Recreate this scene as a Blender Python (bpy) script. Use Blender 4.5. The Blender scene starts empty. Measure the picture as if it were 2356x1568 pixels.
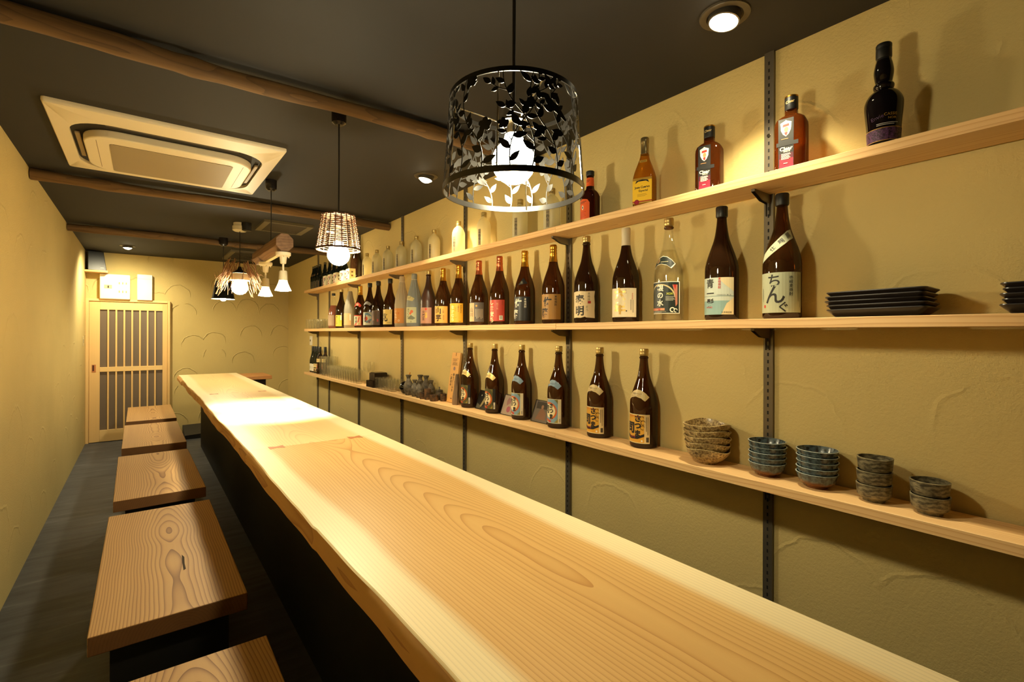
import bpy, bmesh, math, random
from mathutils import Vector, Matrix
D = bpy.data
SC = bpy.context.scene
COL = SC.collection
PI = math.pi
R = math.radians

# ------------------------------------------------------------------ camera, world, exposure
cam = D.cameras.new('camera')
cam.lens = 17.0
cam.sensor_width = 36.0
cam.shift_y = (767.25 - 784.0) / 2356.0
cam.clip_start = 0.02
co = D.objects.new('camera', cam)
COL.objects.link(co)
co.location = (0, 0, 1.36)
co.rotation_mode = 'QUATERNION'
co.rotation_quaternion = (Matrix.Rotation(R(-37.4516), 4, 'Z') @ Matrix.Rotation(PI/2, 4, 'X') @ Matrix.Rotation(R(0.1955), 4, 'Z')).to_quaternion()
SC.camera = co
w = D.worlds.new('world')
SC.world = w
w.use_nodes = True
w.node_tree.nodes['Background'].inputs[0].default_value = (1.0, 0.8, 0.5, 1)
w.node_tree.nodes['Background'].inputs[1].default_value = 0.0
vs = SC.view_settings
vs.view_transform = 'Standard'
vs.look = 'None'
vs.gamma = 1.0
vs.use_curve_mapping = False
vs.exposure = 0.12
SC.cycles.transparent_max_bounces = 40
SC.cycles.max_bounces = 8
SC.cycles.diffuse_bounces = 5
SC.cycles.caustics_reflective = False
SC.cycles.caustics_refractive = False
WARM = (1.0, 0.862, 0.54)
P_DOWN, P_DOOR, P_SPOT = 58.0, 95.0, 190.0
P_BIG, P_BASKET, P_TWIG, P_CAN = 22.5, 33.0, 27.0, 24.0

XL, XR, YF, YB, ZC = -0.543, 1.763, 7.87, -2.4, 2.354
ZLOW, ZMID, ZUP = 0.8835, 1.411, 1.8815
XSH = 1.592
rnd = random.Random(4)

# ------------------------------------------------------------------ helpers: objects
def link(o, parent=None):
    COL.objects.link(o)
    if parent is not None:
        o.parent = parent
    return o

def tag(o, label, cat, group=None):
    o['label'] = label
    o['category'] = cat
    if group:
        o['group'] = group
    return o

def thing(name, label, cat, loc=(0, 0, 0), rz=0.0, group=None):
    o = D.objects.new(name, None)
    o.empty_display_size = 0.05
    o.location = loc
    o.rotation_euler = (0, 0, rz)
    link(o)
    return tag(o, label, cat, group)

class MB:
    def __init__(s):
        s.v, s.f, s.m = [], [], []
    def add(s, vs_, fs, mi=0):
        b = len(s.v)
        s.v += [tuple(p) for p in vs_]
        s.f += [tuple(i + b for i in f) for f in fs]
        s.m += [mi] * len(fs)
        return s
    def box(s, x0, x1, y0, y1, z0, z1, mi=0):
        return s.add([(x0, y0, z0), (x1, y0, z0), (x1, y1, z0), (x0, y1, z0), (x0, y0, z1), (x1, y0, z1), (x1, y1, z1), (x0, y1, z1)],
                     [(0, 3, 2, 1), (4, 5, 6, 7), (0, 1, 5, 4), (1, 2, 6, 5), (2, 3, 7, 6), (3, 0, 4, 7)], mi)
    def lathe(s, prof, n=32, c=(0, 0), mi=0, sq=None, caps=(True, True)):
        vs_, fs = [], []
        for r, z in prof:
            for k in range(n):
                a = 2*PI*k/n
                ca, sa = math.cos(a), math.sin(a)
                if sq:
                    e = sq[2]
                    d = (abs(ca/sq[0])**e + abs(sa/sq[1])**e)**(-1.0/e)
                    t = min(1.0, max(0.0, r))
                    rr = d*t if t > 0 else 0
                else:
                    rr = r
                vs_.append((c[0] + rr*ca, c[1] + rr*sa, z))
        for i in range(len(prof)-1):
            for k in range(n):
                k2 = (k+1) % n
                fs.append((i*n+k, i*n+k2, (i+1)*n+k2, (i+1)*n+k))
        if caps[0]:
            fs.append(tuple(range(n-1, -1, -1)))
        if caps[1]:
            fs.append(tuple((len(prof)-1)*n + k for k in range(n)))
        return s.add(vs_, fs, mi)
    def tube(s, pts, r, n=8, mi=0, closed=False):
        pts = [Vector(p) for p in pts]
        N = len(pts)
        rs = r if isinstance(r, (list, tuple)) else [r]*N
        vs_, fs = [], []
        up = None
        for i, p in enumerate(pts):
            if closed:
                t = pts[(i+1) % N] - pts[i-1]
            else:
                t = pts[min(i+1, N-1)] - pts[max(i-1, 0)]
            t.normalize()
            if up is None:
                up = Vector((0, 0, 1)) if abs(t.z) < .9 else Vector((1, 0, 0))
            a = t.cross(up)
            if a.length < 1e-6:
                a = t.cross(Vector((1, .3, 0)))
            a.normalize()
            b = a.cross(t)
            b.normalize()
            up = b
            for k in range(n):
                q = 2*PI*k/n
                vs_.append(p + rs[i]*(math.cos(q)*a + math.sin(q)*b))
        for i in range(N if closed else N-1):
            j = (i+1) % N
            for k in range(n):
                k2 = (k+1) % n
                fs.append((i*n+k, i*n+k2, j*n+k2, j*n+k))
        if not closed:
            fs.append(tuple(range(n-1, -1, -1)))
            fs.append(tuple((N-1)*n+k for k in range(n)))
        return s.add(vs_, fs, mi)
    def prism(s, poly, z0, z1, mi=0, f=None):
        n = len(poly)
        f = f or (lambda x, y, z: (x, y, z))
        vs_ = [f(x, y, z0) for x, y in poly] + [f(x, y, z1) for x, y in poly]
        fs = [tuple(range(n-1, -1, -1)), tuple(range(n, 2*n))] + [(i, (i+1) % n, n+(i+1) % n, n+i) for i in range(n)]
        return s.add(vs_, fs, mi)
    def mesh(s, name, mats, ang=40):
        me = D.meshes.new(name)
        me.from_pydata(s.v, [], s.f)
        for m in (mats if isinstance(mats, (list, tuple)) else [mats]):
            me.materials.append(m)
        if any(s.m):
            me.polygons.foreach_set('material_index', s.m)
        bm = bmesh.new()
        bm.from_mesh(me)
        bmesh.ops.recalc_face_normals(bm, faces=bm.faces)
        bm.to_mesh(me)
        bm.free()
        if ang:
            me.polygons.foreach_set('use_smooth', [True]*len(me.polygons))
            me.set_sharp_from_angle(angle=R(ang))
        me.update()
        return me
    def obj(s, name, mats, parent=None, loc=None, ang=40, bevel=0, seg=2):
        o = D.objects.new(name, s.mesh(name, mats, ang))
        if loc:
            o.location = loc
        link(o, parent)
        if bevel:
            b = o.modifiers.new('bevel', 'BEVEL')
            b.width = bevel
            b.segments = seg
            b.limit_method = 'ANGLE'
        return o

def struct(o):
    o['kind'] = 'structure'
    return o

def dup(root, loc=None, rz=None, label=None, group=None):
    c = root.copy()
    COL.objects.link(c)
    if loc:
        c.location = loc
    if rz is not None:
        c.rotation_euler = (0, 0, rz)
    if label:
        c['label'] = label
    if group:
        c['group'] = group
    for ch in list(root.children):
        k = ch.copy()
        COL.objects.link(k)
        k.parent = c
        for g in list(ch.children):
            q = g.copy()
            COL.objects.link(q)
            q.parent = k
    return c

# ------------------------------------------------------------------ helpers: materials
def lin(c):
    return tuple((x/12.92 if x <= .04045 else ((x+.055)/1.055)**2.4) for x in (v/255.0 for v in c))

def nt(name):
    m = D.materials.new(name)
    m.use_nodes = True
    t = m.node_tree
    b = t.nodes['Principled BSDF']
    return m, t, b

def N(t, typ, **kw):
    n = t.nodes.new(typ)
    for k, v in kw.items():
        if k.startswith('i_'):
            n.inputs[int(k[2:])].default_value = v
        else:
            setattr(n, k, v)
    return n

def math_(t, op, a, b=None, c=None):
    n = t.nodes.new('ShaderNodeMath')
    n.operation = op
    for i, x in enumerate((a, b, c)):
        if x is None:
            continue
        if isinstance(x, (int, float)):
            n.inputs[i].default_value = x
        else:
            t.links.new(x, n.inputs[i])
    return n.outputs[0]

def ramp(t, fac, stops):
    n = t.nodes.new('ShaderNodeValToRGB')
    e = n.color_ramp.elements
    while len(e) < len(stops):
        e.new(.5)
    for el, (p, c) in zip(e, stops):
        el.position = p
        el.color = tuple(c) + ((1,) if len(c) == 3 else ())
    t.links.new(fac, n.inputs[0])
    return n.outputs[0]

def bump(t, b, h, strength, dist):
    n = N(t, 'ShaderNodeBump')
    n.inputs['Strength'].default_value = strength
    n.inputs['Distance'].default_value = dist
    t.links.new(h, n.inputs['Height'])
    t.links.new(n.outputs[0], b.inputs['Normal'])

def objco(t, scale=(1, 1, 1), rand=False):
    tc = N(t, 'ShaderNodeTexCoord')
    mp = N(t, 'ShaderNodeMapping')
    mp.inputs['Scale'].default_value = scale
    src = tc.outputs['Object']
    if rand:
        oi = N(t, 'ShaderNodeObjectInfo')
        ad = N(t, 'ShaderNodeVectorMath', operation='MULTIPLY_ADD')
        cb = N(t, 'ShaderNodeCombineXYZ')
        for i in range(3):
            t.links.new(oi.outputs['Random'], cb.inputs[i])
        t.links.new(cb.outputs[0], ad.inputs[0])
        ad.inputs[1].default_value = (13.0, 37.0, 5.0)
        t.links.new(src, ad.inputs[2])
        src = ad.outputs[0]
    t.links.new(src, mp.inputs['Vector'])
    return mp.outputs[0], tc.outputs['Object']

def noise(t, vec, scale, detail=2, rough=.5):
    n = N(t, 'ShaderNodeTexNoise')
    n.inputs['Scale'].default_value = scale
    n.inputs['Detail'].default_value = detail
    n.inputs['Roughness'].default_value = rough
    t.links.new(vec, n.inputs['Vector'])
    return n.outputs['Fac']

_pm = {}
def C(rgb, rough=.55, metal=0.0, spec=None, coat=0.0, name=None):
    key = (tuple(rgb), rough, metal, spec, coat)
    if key in _pm:
        return _pm[key]
    m, t, b = nt(name or 'tone_%d_%d_%d' % tuple(rgb))
    b.inputs['Base Color'].default_value = lin(rgb) + (1,)
    b.inputs['Roughness'].default_value = rough
    b.inputs['Metallic'].default_value = metal
    if spec is not None:
        b.inputs['Specular IOR Level'].default_value = spec
    b.inputs['Coat Weight'].default_value = coat
    _pm[key] = m
    return m

def emis(name, col, strength):
    m, t, b = nt(name)
    b.inputs['Base Color'].default_value = (.9, .9, .85, 1)
    b.inputs['Emission Color'].default_value = col + (1,)
    b.inputs['Emission Strength'].default_value = strength
    return m

def mixrgb(t, fac, a, b):
    n = N(t, 'ShaderNodeMix', data_type='RGBA')
    if isinstance(fac, float):
        n.inputs[0].default_value = fac
    else:
        t.links.new(fac, n.inputs[0])
    for i, x in ((6, a), (7, b)):
        if isinstance(x, tuple):
            n.inputs[i].default_value = x + (1,)
        else:
            t.links.new(x, n.inputs[i])
    return n.outputs[2]

def wood(name, light, dark, axis=1, across=0, F=110.0, xc=0.0, hmin=.01, hvar=.16, wob=.03, lin_w=.5, rough=.5, sap=None, sapc=None, fine=.3, broad=.45, hs=1.0):
    """flat-sawn softwood: growth rings about a pith that wanders below the board, arches near xc and fine straight lines away from it"""
    m, t, b = nt(name)
    third = 3 - axis - across
    sc = [1.0, 1.0, 1.0]
    sc[axis] = .13
    v, raw = objco(t, sc, True)
    nw = noise(t, v, 6.0, 2.5, .55)
    sh_ = [.05, .05, .05]
    sh_[axis] = 1.0
    vh, _ = objco(t, sh_, True)
    nh = noise(t, vh, hs, 2, .4)
    sep = N(t, 'ShaderNodeSeparateXYZ')
    t.links.new(raw, sep.inputs[0])
    x = math_(t, 'SUBTRACT', sep.outputs[across], xc)
    x = math_(t, 'MULTIPLY_ADD', math_(t, 'SUBTRACT', nw, .5), wob, x)
    h = math_(t, 'MULTIPLY_ADD', nh, hvar, hmin)
    h = math_(t, 'ADD', h, sep.outputs[third])
    r = math_(t, 'SQRT', math_(t, 'ADD', math_(t, 'MULTIPLY', x, x), math_(t, 'MULTIPLY', h, h)))
    fr = math_(t, 'FRACT', math_(t, 'MULTIPLY', r, F))
    line = math_(t, 'POWER', fr, 5.0)
    v2, _ = objco(t, [45 if i != axis else 1.0 for i in range(3)], True)
    f2 = noise(t, v2, 1.0, 3, .6)
    v3, _ = objco(t, [7 if i != axis else .3 for i in range(3)], True)
    f3 = noise(t, v3, 1.0, 2, .5)
    fac = math_(t, 'MULTIPLY', line, lin_w)
    fac = math_(t, 'MULTIPLY_ADD', f2, fine, fac)
    fac = math_(t, 'MULTIPLY_ADD', f3, broad, fac)
    fac = math_(t, 'SUBTRACT', fac, .5*fine + .5*broad - .18)
    col = ramp(t, fac, [(0.0, lin(light)), (.45, lin(tuple(light[i]*.6 + dark[i]*.4 for i in range(3)))), (1.0, lin(dark))])
    if sap:
        d = math_(t, 'ABSOLUTE', math_(t, 'SUBTRACT', sep.outputs[0], sap[0]))
        vw, _ = objco(t, (1, .5, 1))
        d = math_(t, 'MULTIPLY_ADD', noise(t, vw, 2.0, 2), .06, d)
        mr = N(t, 'ShaderNodeMapRange')
        mr.inputs['From Min'].default_value = sap[1]
        mr.inputs['From Max'].default_value = sap[2]
        t.links.new(d, mr.inputs['Value'])
        pale = ramp(t, fac, [(0.0, lin(sapc)), (1.0, lin(tuple(c*.86 for c in sapc)))])
        col = mixrgb(t, mr.outputs[0], col, pale)
    t.links.new(col, b.inputs['Base Color'])
    b.inputs['Roughness'].default_value = rough
    bump(t, b, fac, .06, .001)
    return m

def plaster(name, rgb, arcs=0.0, scale=2.6):
    m, t, b = nt(name)
    v, raw = objco(t)
    n1 = noise(t, v, 120, 3, .6)
    n2 = noise(t, v, 9, 4, .6)
    n3 = noise(t, v, 1.3, 3, .5)
    c = ramp(t, n3, [(.3, lin(rgb)), (.7, lin(tuple(x*.95 for x in rgb)))])
    t.links.new(c, b.inputs['Base Color'])
    b.inputs['Roughness'].default_value = .85
    b.inputs['Specular IOR Level'].default_value = .25
    h = math_(t, 'MULTIPLY_ADD', n1, .40, math_(t, 'MULTIPLY', n2, .5))
    if arcs:
        s3 = N(t, 'ShaderNodeSeparateXYZ')
        t.links.new(v, s3.inputs[0])
        cb = N(t, 'ShaderNodeCombineXYZ')
        t.links.new(math_(t, 'ADD', s3.outputs[0], s3.outputs[1]), cb.inputs[0])
        t.links.new(s3.outputs[2], cb.inputs[1])
        vo = N(t, 'ShaderNodeTexVoronoi', voronoi_dimensions='2D')
        vo.inputs['Scale'].default_value = scale
        vo.inputs['Randomness'].default_value = .8
        t.links.new(cb.outputs[0], vo.inputs['Vector'])
        q = math_(t, 'MULTIPLY_ADD', n2, .14, vo.outputs['Distance'])
        ln = math_(t, 'SUBTRACT', 1.0, math_(t, 'MULTIPLY', math_(t, 'ABSOLUTE', math_(t, 'SUBTRACT', q, .44)), 46.0))
        ln = math_(t, 'MAXIMUM', ln, 0.0)
        sp = N(t, 'ShaderNodeSeparateXYZ')
        t.links.new(vo.outputs['Position'], sp.inputs[0])
        upm = N(t, 'ShaderNodeMapRange')
        t.links.new(math_(t, 'SUBTRACT', s3.outputs[2], sp.outputs[1]), upm.inputs['Value'])
        upm.inputs['From Min'].default_value = -.03
        upm.inputs['From Max'].default_value = .06
        h = math_(t, 'MULTIPLY_ADD', math_(t, 'MULTIPLY', ln, upm.outputs[0]), arcs, h)
    bump(t, b, h, .55, .008)
    return m

def thin(name, tint, edge=(1, 1, 1), rough=.03, blend=.25, diff=None, dfac=.0, dark=.35, trl=False, gloss=.75):
    """thin clear or tinted glass: straight transmission plus Fresnel gloss"""
    m = D.materials.new(name)
    m.use_nodes = True
    t = m.node_tree
    t.nodes.clear()
    out = N(t, 'ShaderNodeOutputMaterial')
    lw = N(t, 'ShaderNodeLayerWeight')
    lw.inputs['Blend'].default_value = blend
    tr = N(t, 'ShaderNodeBsdfTransparent')
    cr = ramp(t, lw.outputs['Facing'], [(.0, tint), (.75, tuple(c*(.4+.6*dark) for c in tint)), (1.0, tuple(c*dark for c in tint))])
    t.links.new(cr, tr.inputs[0])
    gl = N(t, 'ShaderNodeBsdfGlossy')
    gl.inputs[0].default_value = edge + (1,)
    gl.inputs['Roughness'].default_value = rough
    body = tr.outputs[0]
    if diff:
        df = N(t, 'ShaderNodeBsdfTranslucent' if trl else 'ShaderNodeBsdfDiffuse')
        df.inputs[0].default_value = diff + (1,)
        mx = N(t, 'ShaderNodeMixShader')
        mx.inputs[0].default_value = dfac
        t.links.new(body, mx.inputs[1])
        t.links.new(df.outputs[0], mx.inputs[2])
        body = mx.outputs[0]
    mx = N(t, 'ShaderNodeMixShader')
    fr = math_(t, 'MULTIPLY_ADD', math_(t, 'POWER', lw.outputs['Facing'], 3.5), gloss, .035)
    t.links.new(fr, mx.inputs[0])
    t.links.new(body, mx.inputs[1])
    t.links.new(gl.outputs[0], mx.inputs[2])
    t.links.new(mx.outputs[0], out.inputs[0])
    return m

def speckle(name, base, spots, scale=60, rough=.3, zband=None, stretchz=1.0):
    m, t, b = nt(name)
    v, raw = objco(t, (1, 1, stretchz))
    n1 = noise(t, v, scale, 3, .65)
    c = ramp(t, n1, [(.38, lin(spots)), (.55, lin(base)), (.75, lin(tuple(min(255, x*1.25) for x in base)))])
    if zband:
        s = N(t, 'ShaderNodeSeparateXYZ')
        t.links.new(raw, s.inputs[0])
        n2 = noise(t, v, 25, 2)
        z = math_(t, 'MULTIPLY_ADD', n2, .03, s.outputs[2])
        mr = N(t, 'ShaderNodeMapRange')
        mr.inputs['From Min'].default_value = zband[0]
        mr.inputs['From Max'].default_value = zband[1]
        t.links.new(z, mr.inputs['Value'])
        c = mixrgb(t, mr.outputs[0], lin(zband[2]), c)
    t.links.new(c, b.inputs['Base Color'])
    b.inputs['Roughness'].default_value = rough
    bump(t, b, n1, .2, .002)
    return m

# ------------------------------------------------------------------ materials
WALL = (210, 189, 128)
m_wall = plaster('wall_plaster', WALL, .35, 2.2)
m_wall_far = plaster('wall_plaster_far', WALL, 2.4, 2.7)
m_wall_left = plaster('wall_plaster_left', WALL, .6, 2.0)
m_ceil = C((29, 27, 25), .75, name='dark_ceiling_paint')

def floor_mat():
    m, t, b = nt('brushed_dark_concrete')
    v, _ = objco(t, (1.2, 7, 1))
    n1 = noise(t, v, 2.2, 6, .65)
    v2, _ = objco(t, (1, 1, 1))
    n2 = noise(t, v2, 1.4, 2)
    f = math_(t, 'MULTIPLY_ADD', n1, .7, math_(t, 'MULTIPLY', n2, .35))
    c = ramp(t, f, [(.34, lin((46, 48, 51))), (.60, lin((80, 83, 88))), (.8, lin((124, 126, 130)))])
    t.links.new(c, b.inputs['Base Color'])
    b.inputs['Roughness'].default_value = .55
    bump(t, b, n1, .15, .003)
    return m
m_floor = floor_mat()
m_black = C((20, 19, 18), .6, name='black_panel')
m_blackmetal = C((16, 15, 14), .28, name='black_lacquered_metal')
m_steel = C((118, 110, 96), .34, .65, name='zinc_steel')
m_slot = C((8, 8, 8), .8, name='slot_dark')
m_white = C((236, 232, 220), .4, name='white_plastic')
m_cream = C((226, 214, 186), .45, name='cream_plastic')
m_counter = wood('counter_cedar', (232, 192, 124), (178, 122, 62), 1, 0, 120, .71, -.86, .26, .02, .60, .42, sap=(.647, .225, .255), sapc=(252, 234, 188), fine=.2, broad=.55, hs=.75)
m_counter2 = wood('counter_cedar_pale', (246, 218, 160), (208, 158, 96), 1, 0, 120, .62, -.86, .26, .02, .42, .42, sap=(.647, .225, .255), sapc=(252, 234, 188), fine=.2, broad=.4, hs=.75)
m_edge = wood('live_edge', (206, 160, 94), (146, 96, 48), 1, 2, 90, .83, .0, .05, .12, .6, .6, fine=.35, broad=.6)
m_key = C((190, 122, 74), .5, name='butterfly_key_wood')
m_bench = wood('bench_cedar', (206, 166, 110), (124, 82, 46), 1, 0, 130, .02, -.455, .19, .026, .9, .5, fine=.24, broad=.35, hs=1.1)
m_bench_edge = wood('bench_end_grain', (132, 92, 54), (92, 60, 32), 1, 0, 110, .02, -.38, .0, .01, .35, .6, hs=.01)
m_shelf = wood('shelf_cedar', (240, 204, 146), (192, 128, 74), 1, 0, 130, .10, .03, .10, .02, .55, .5, fine=.25, broad=.45, hs=.9)
m_door = wood('door_hinoki', (236, 200, 136), (210, 160, 96), 2, 0, 120, .3, .0, .1, .02, .3, .5)
m_doorh = wood('door_hinoki_rail', (240, 208, 146), (214, 168, 104), 0, 2, 120, .3, .0, .1, .02, .3, .5)
m_log = wood('log_bark', (122, 92, 54), (58, 40, 22), 0, 1, 50, .0, .0, .3, .3, .4, .8, fine=.8, broad=.9)
m_oldbeam = wood('weathered_beam', (134, 102, 76), (66, 48, 36), 1, 2, 60, .2, .0, .1, .06, .4, .8, fine=.7, broad=.7)
m_flap = wood('flap_wood', (196, 140, 82), (160, 104, 56), 0, 1, 90, .3, .0, .1, .02, .35, .5)
m_sign = wood('sign_wood', (228, 176, 100), (206, 148, 78), 2, 1, 120, .2, .0, .1, .02, .3, .6)
m_drift = wood('driftwood', (132, 106, 78), (66, 48, 34), 2, 1, 90, .1, .0, .1, .05, .5, .8, fine=.7, broad=.7)
m_twig = wood('twig_bark', (176, 134, 98), (96, 66, 46), 2, 0, 60, .3, .0, .1, .1, .3, .8)
m_wicker = C((84, 54, 30), .6, name='dark_wicker')
m_amber = thin('amber_bottle_glass', (.34, .15, .035), diff=(.050, .020, .005), dfac=.35)
m_brown = thin('dark_brown_bottle_glass', (.20, .085, .028), diff=(.034, .014, .005), dfac=.45)
m_satin = C((58, 34, 22), .35, name='satin_brown_bottle')
m_green = thin('dark_green_bottle_glass', (.06, .075, .05), diff=(.012, .018, .014), dfac=.55)
m_clear = thin('clear_glass', (.985, .985, .965), blend=.35, dark=.86, gloss=.55, diff=(1, .97, .86), dfac=.014)
def frost_mat():
    m = thin('frosted_bottle_glass', (.93, .90, .70), rough=.35, diff=(.97, .92, .68), dfac=.52, dark=.9, trl=True)
    t = m.node_tree
    mx = [n for n in t.nodes if n.type == 'MIX_SHADER'][0]
    a = N(t, 'ShaderNodeBsdfDiffuse')
    a.inputs[0].default_value = (.88, .83, .58, 1)
    m2 = N(t, 'ShaderNodeMixShader')
    m2.inputs[0].default_value = .30
    tgt = mx.outputs[0].links[0].to_socket
    t.links.new(mx.outputs[0], m2.inputs[1])
    t.links.new(a.outputs[0], m2.inputs[2])
    t.links.new(m2.outputs[0], tgt)
    return m
m_frost = frost_mat()
m_whisky = thin('whisky_glass', (.42, .15, .022), diff=(.10, .028, .005), dfac=.25)
m_whisky2 = thin('dark_whisky_glass', (.26, .06, .015), diff=(.045, .010, .004), dfac=.4)
m_tequila = thin('tequila_glass', (.80, .48, .08), diff=(.35, .18, .02), dfac=.15)
m_purple = C((13, 8, 11), .08, name='dark_purple_bottle')
m_plum = C((150, 84, 60), .15, name='plum_liquor')
m_gold = C((216, 160, 60), .28, 1.0, name='gold_foil')
m_copper = C((206, 116, 78), .3, 1.0, name='copper_foil')
m_tin = C((196, 172, 112), .38, .8, name='gold_tin_cap')
m_blackcap = C((24, 24, 24), .45, name='black_cap')
m_wrap = C((176, 164, 140), .6, name='wrapping_paper')
m_wrapblue = C((134, 142, 144), .6, name='blue_grey_wrapping_paper')
m_lacquer = C((30, 18, 14), .25, name='dark_lacquer')
m_tokkuri = speckle('unglazed_dark_stoneware', (92, 82, 66), (52, 46, 38), 40, .6)
m_tokkuri2 = speckle('brown_stoneware', (104, 74, 48), (54, 42, 32), 30, .5)
m_potblack = C((14, 12, 11), .08, name='black_glazed_pot')
m_tan = speckle('tan_speckled_glaze', (186, 164, 116), (104, 76, 44), 130, .3)
m_tanrim = C((196, 172, 120), .35, name='tan_rim')
m_blue = speckle('blue_glaze', (78, 92, 96), (38, 40, 40), 85, .22, (.028, .040, (120, 76, 38)))
m_rim = C((176, 184, 176), .3, name='pale_glaze_rim')
m_greyb = speckle('grey_brushed_glaze', (120, 112, 88), (64, 58, 46), 55, .35, None, 3.0)
m_plate = C((34, 28, 25), .35, name='black_stoneware_plate')
m_cord = C((22, 18, 16), .5, name='black_cord')
m_chrome = C((220, 210, 190), .12, 1.0, name='chrome')
INK = C((26, 23, 20), .6, name='ink_black')
WHT = C((232, 226, 206), .5, name='label_white')
RED = C((186, 44, 36), .5, name='label_red')
GLD = C((206, 166, 74), .35, .6, name='label_gold')
def bulb_mat(name, watts, area):
    return emis(name, WARM, watts/(PI*area))

# ------------------------------------------------------------------ lettering and bottle labels
_gc = {}
def glyph(s, bold):
    k = (s, bold)
    if k not in _gc:
        c = D.curves.new('lettering', 'FONT')
        c.body = s
        c.size = 1.0
        c.offset = bold
        c.resolution_u = 3
        o = D.objects.new('lettering', c)
        me = D.meshes.new_from_object(o)
        vs_ = [(v.co.x, v.co.y) for v in me.vertices]
        fs = [tuple(p.vertices) for p in me.polygons]
        D.objects.remove(o)
        D.meshes.remove(me)
        D.curves.remove(c)
        xs = [p[0] for p in vs_] or [0, 1]
        ys = [p[1] for p in vs_] or [0, 1]
        _gc[k] = (vs_, fs, (min(xs)+max(xs))/2, (min(ys)+max(ys))/2, max(xs)-min(xs), max(ys)-min(ys))
    return _gc[k]

def label(parent, z0, z1, a0, a1, paper, els, prof=None, flat=None, off=.0006, name='label', sy=0.0):
    """a printed label bent round a bottle (prof = radius by height) or laid flat at distance flat; u runs to the reader's right"""
    H = z1 - z0
    if flat is None:
        rm = prof((z0+z1)/2)
        W = rm*R(a1-a0)
    else:
        W = a1 - a0
    bm = bmesh.new()
    lay = bm.verts.layers.int.new('lay')
    mats = []
    def mi(m):
        if m not in mats:
            mats.append(m)
        return mats.index(m)
    def put(vs_, fs, k, m):
        nv = []
        for x, y in vs_:
            v = bm.verts.new((x, y, 0))
            v[lay] = k
            nv.append(v)
        q = mi(m)
        for f in fs:
            try:
                bf = bm.faces.new([nv[i] for i in f])
                bf.material_index = q
            except ValueError:
                pass
    if paper is not None:
        if isinstance(paper, tuple):
            m, pts = paper
            put([(x*W, y*H) for x, y in pts], [tuple(range(len(pts)))], 0, m)
        else:
            put([(0, 0), (W, 0), (W, H), (0, H)], [(0, 1, 2, 3)], 0, paper)
    for i, e in enumerate(els):
        k = i + 1
        if e[0] == 'r':
            _, x0, y0, x1, y1, m = e
            put([(x0*W, y0*H), (x1*W, y0*H), (x1*W, y1*H), (x0*W, y1*H)], [(0, 1, 2, 3)], k, m)
        elif e[0] == 'p':
            put([(x*W, y*H) for x, y in e[1]], [tuple(range(len(e[1])))], k, e[2])
        elif e[0] == 'e':
            _, x, y, rx, m = e[:5]
            ry = e[5] if len(e) > 5 else rx
            put([(x*W + rx*math.cos(q*PI/12), y*H + ry*math.sin(q*PI/12)) for q in range(24)], [tuple(range(24))], k, m)
        elif e[0] == 'o':
            _, x, y, ro, ri, b0, b1, m = e
            n = 28
            vs_ = []
            for q in range(n+1):
                a = R(b0 + (b1-b0)*q/n)
                vs_ += [(x*W + ro*math.cos(a), y*H + ro*math.sin(a)), (x*W + ri*math.cos(a), y*H + ri*math.sin(a))]
            put(vs_, [(2*q, 2*q+2, 2*q+3, 2*q+1) for q in range(n)], k, m)
        elif e[0] in 'vh':
            _, s, x, y, h, m = e[:6]
            bold = e[6] if len(e) > 6 else .0
            rot = e[7] if len(e) > 7 else 0.0
            if e[0] == 'h':
                items = [(s, 0.0)]
            else:
                items = [(ch, -(j - (len(s)-1)/2)*1.04*h) for j, ch in enumerate(s)]
            for ch, dy in items:
                if ch == ' ':
                    continue
                gv, gf, cx, cy, gw, gh = glyph(ch, bold)
                if e[0] == 'v' and ch in 'ー':
                    put([(x*W - (py-cy)*h, y*H + dy + (px-cx)*h) for px, py in gv], gf, k, m)
                    continue
                cr, sr = math.cos(rot), math.sin(rot)
                out = []
                for px, py in gv:
                    X, Y = (px-cx)*h, (py-cy)*h
                    out.append((x*W + X*cr - (Y)*sr, y*H + dy + X*sr + Y*cr))
                put(out, gf, k, m)
        elif e[0] == 'l':      # rows of small illegible print
            _, x0, y0, x1, y1, n, m, vert = e
            for j in range(n):
                f0, f1 = (j+.2)/n, (j+.6)/n
                L = .75 + .25*((j*37) % 10)/10
                if vert:
                    put([((x0+(x1-x0)*f0)*W, (y1-(y1-y0)*L)*H), ((x0+(x1-x0)*f1)*W, (y1-(y1-y0)*L)*H), ((x0+(x1-x0)*f1)*W, y1*H), ((x0+(x1-x0)*f0)*W, y1*H)], [(0, 1, 2, 3)], k, m)
                else:
                    put([(x0*W, (y0+(y1-y0)*f0)*H), ((x0+(x1-x0)*L)*W, (y0+(y1-y0)*f0)*H), ((x0+(x1-x0)*L)*W, (y0+(y1-y0)*f1)*H), (x0*W, (y0+(y1-y0)*f1)*H)], [(0, 1, 2, 3)], k, m)
    if flat is None:
        nx = max(2, int((a1-a0)/9))
        for j in range(1, nx):
            bmesh.ops.bisect_plane(bm, geom=bm.verts[:]+bm.edges[:]+bm.faces[:], plane_co=(W*j/nx, 0, 0), plane_no=(1, 0, 0))
        if sy:
            ny = max(2, int(H/sy))
            for j in range(1, ny):
                bmesh.ops.bisect_plane(bm, geom=bm.verts[:]+bm.edges[:]+bm.faces[:], plane_co=(0, H*j/ny, 0), plane_no=(0, 1, 0))
    for v in bm.verts:
        x, y = v.co.x, v.co.y
        d = off + .00008*v[lay]
        if flat is None:
            a = R(a0 + (a1-a0)*x/W)
            r = prof(z0+y) + d
            v.co = (-r*math.cos(a), -r*math.sin(a), z0+y)
        else:
            v.co = (-flat-d, -(a0 + x), z0+y)
    me = D.meshes.new(name)
    bm.to_mesh(me)
    bm.free()
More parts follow.
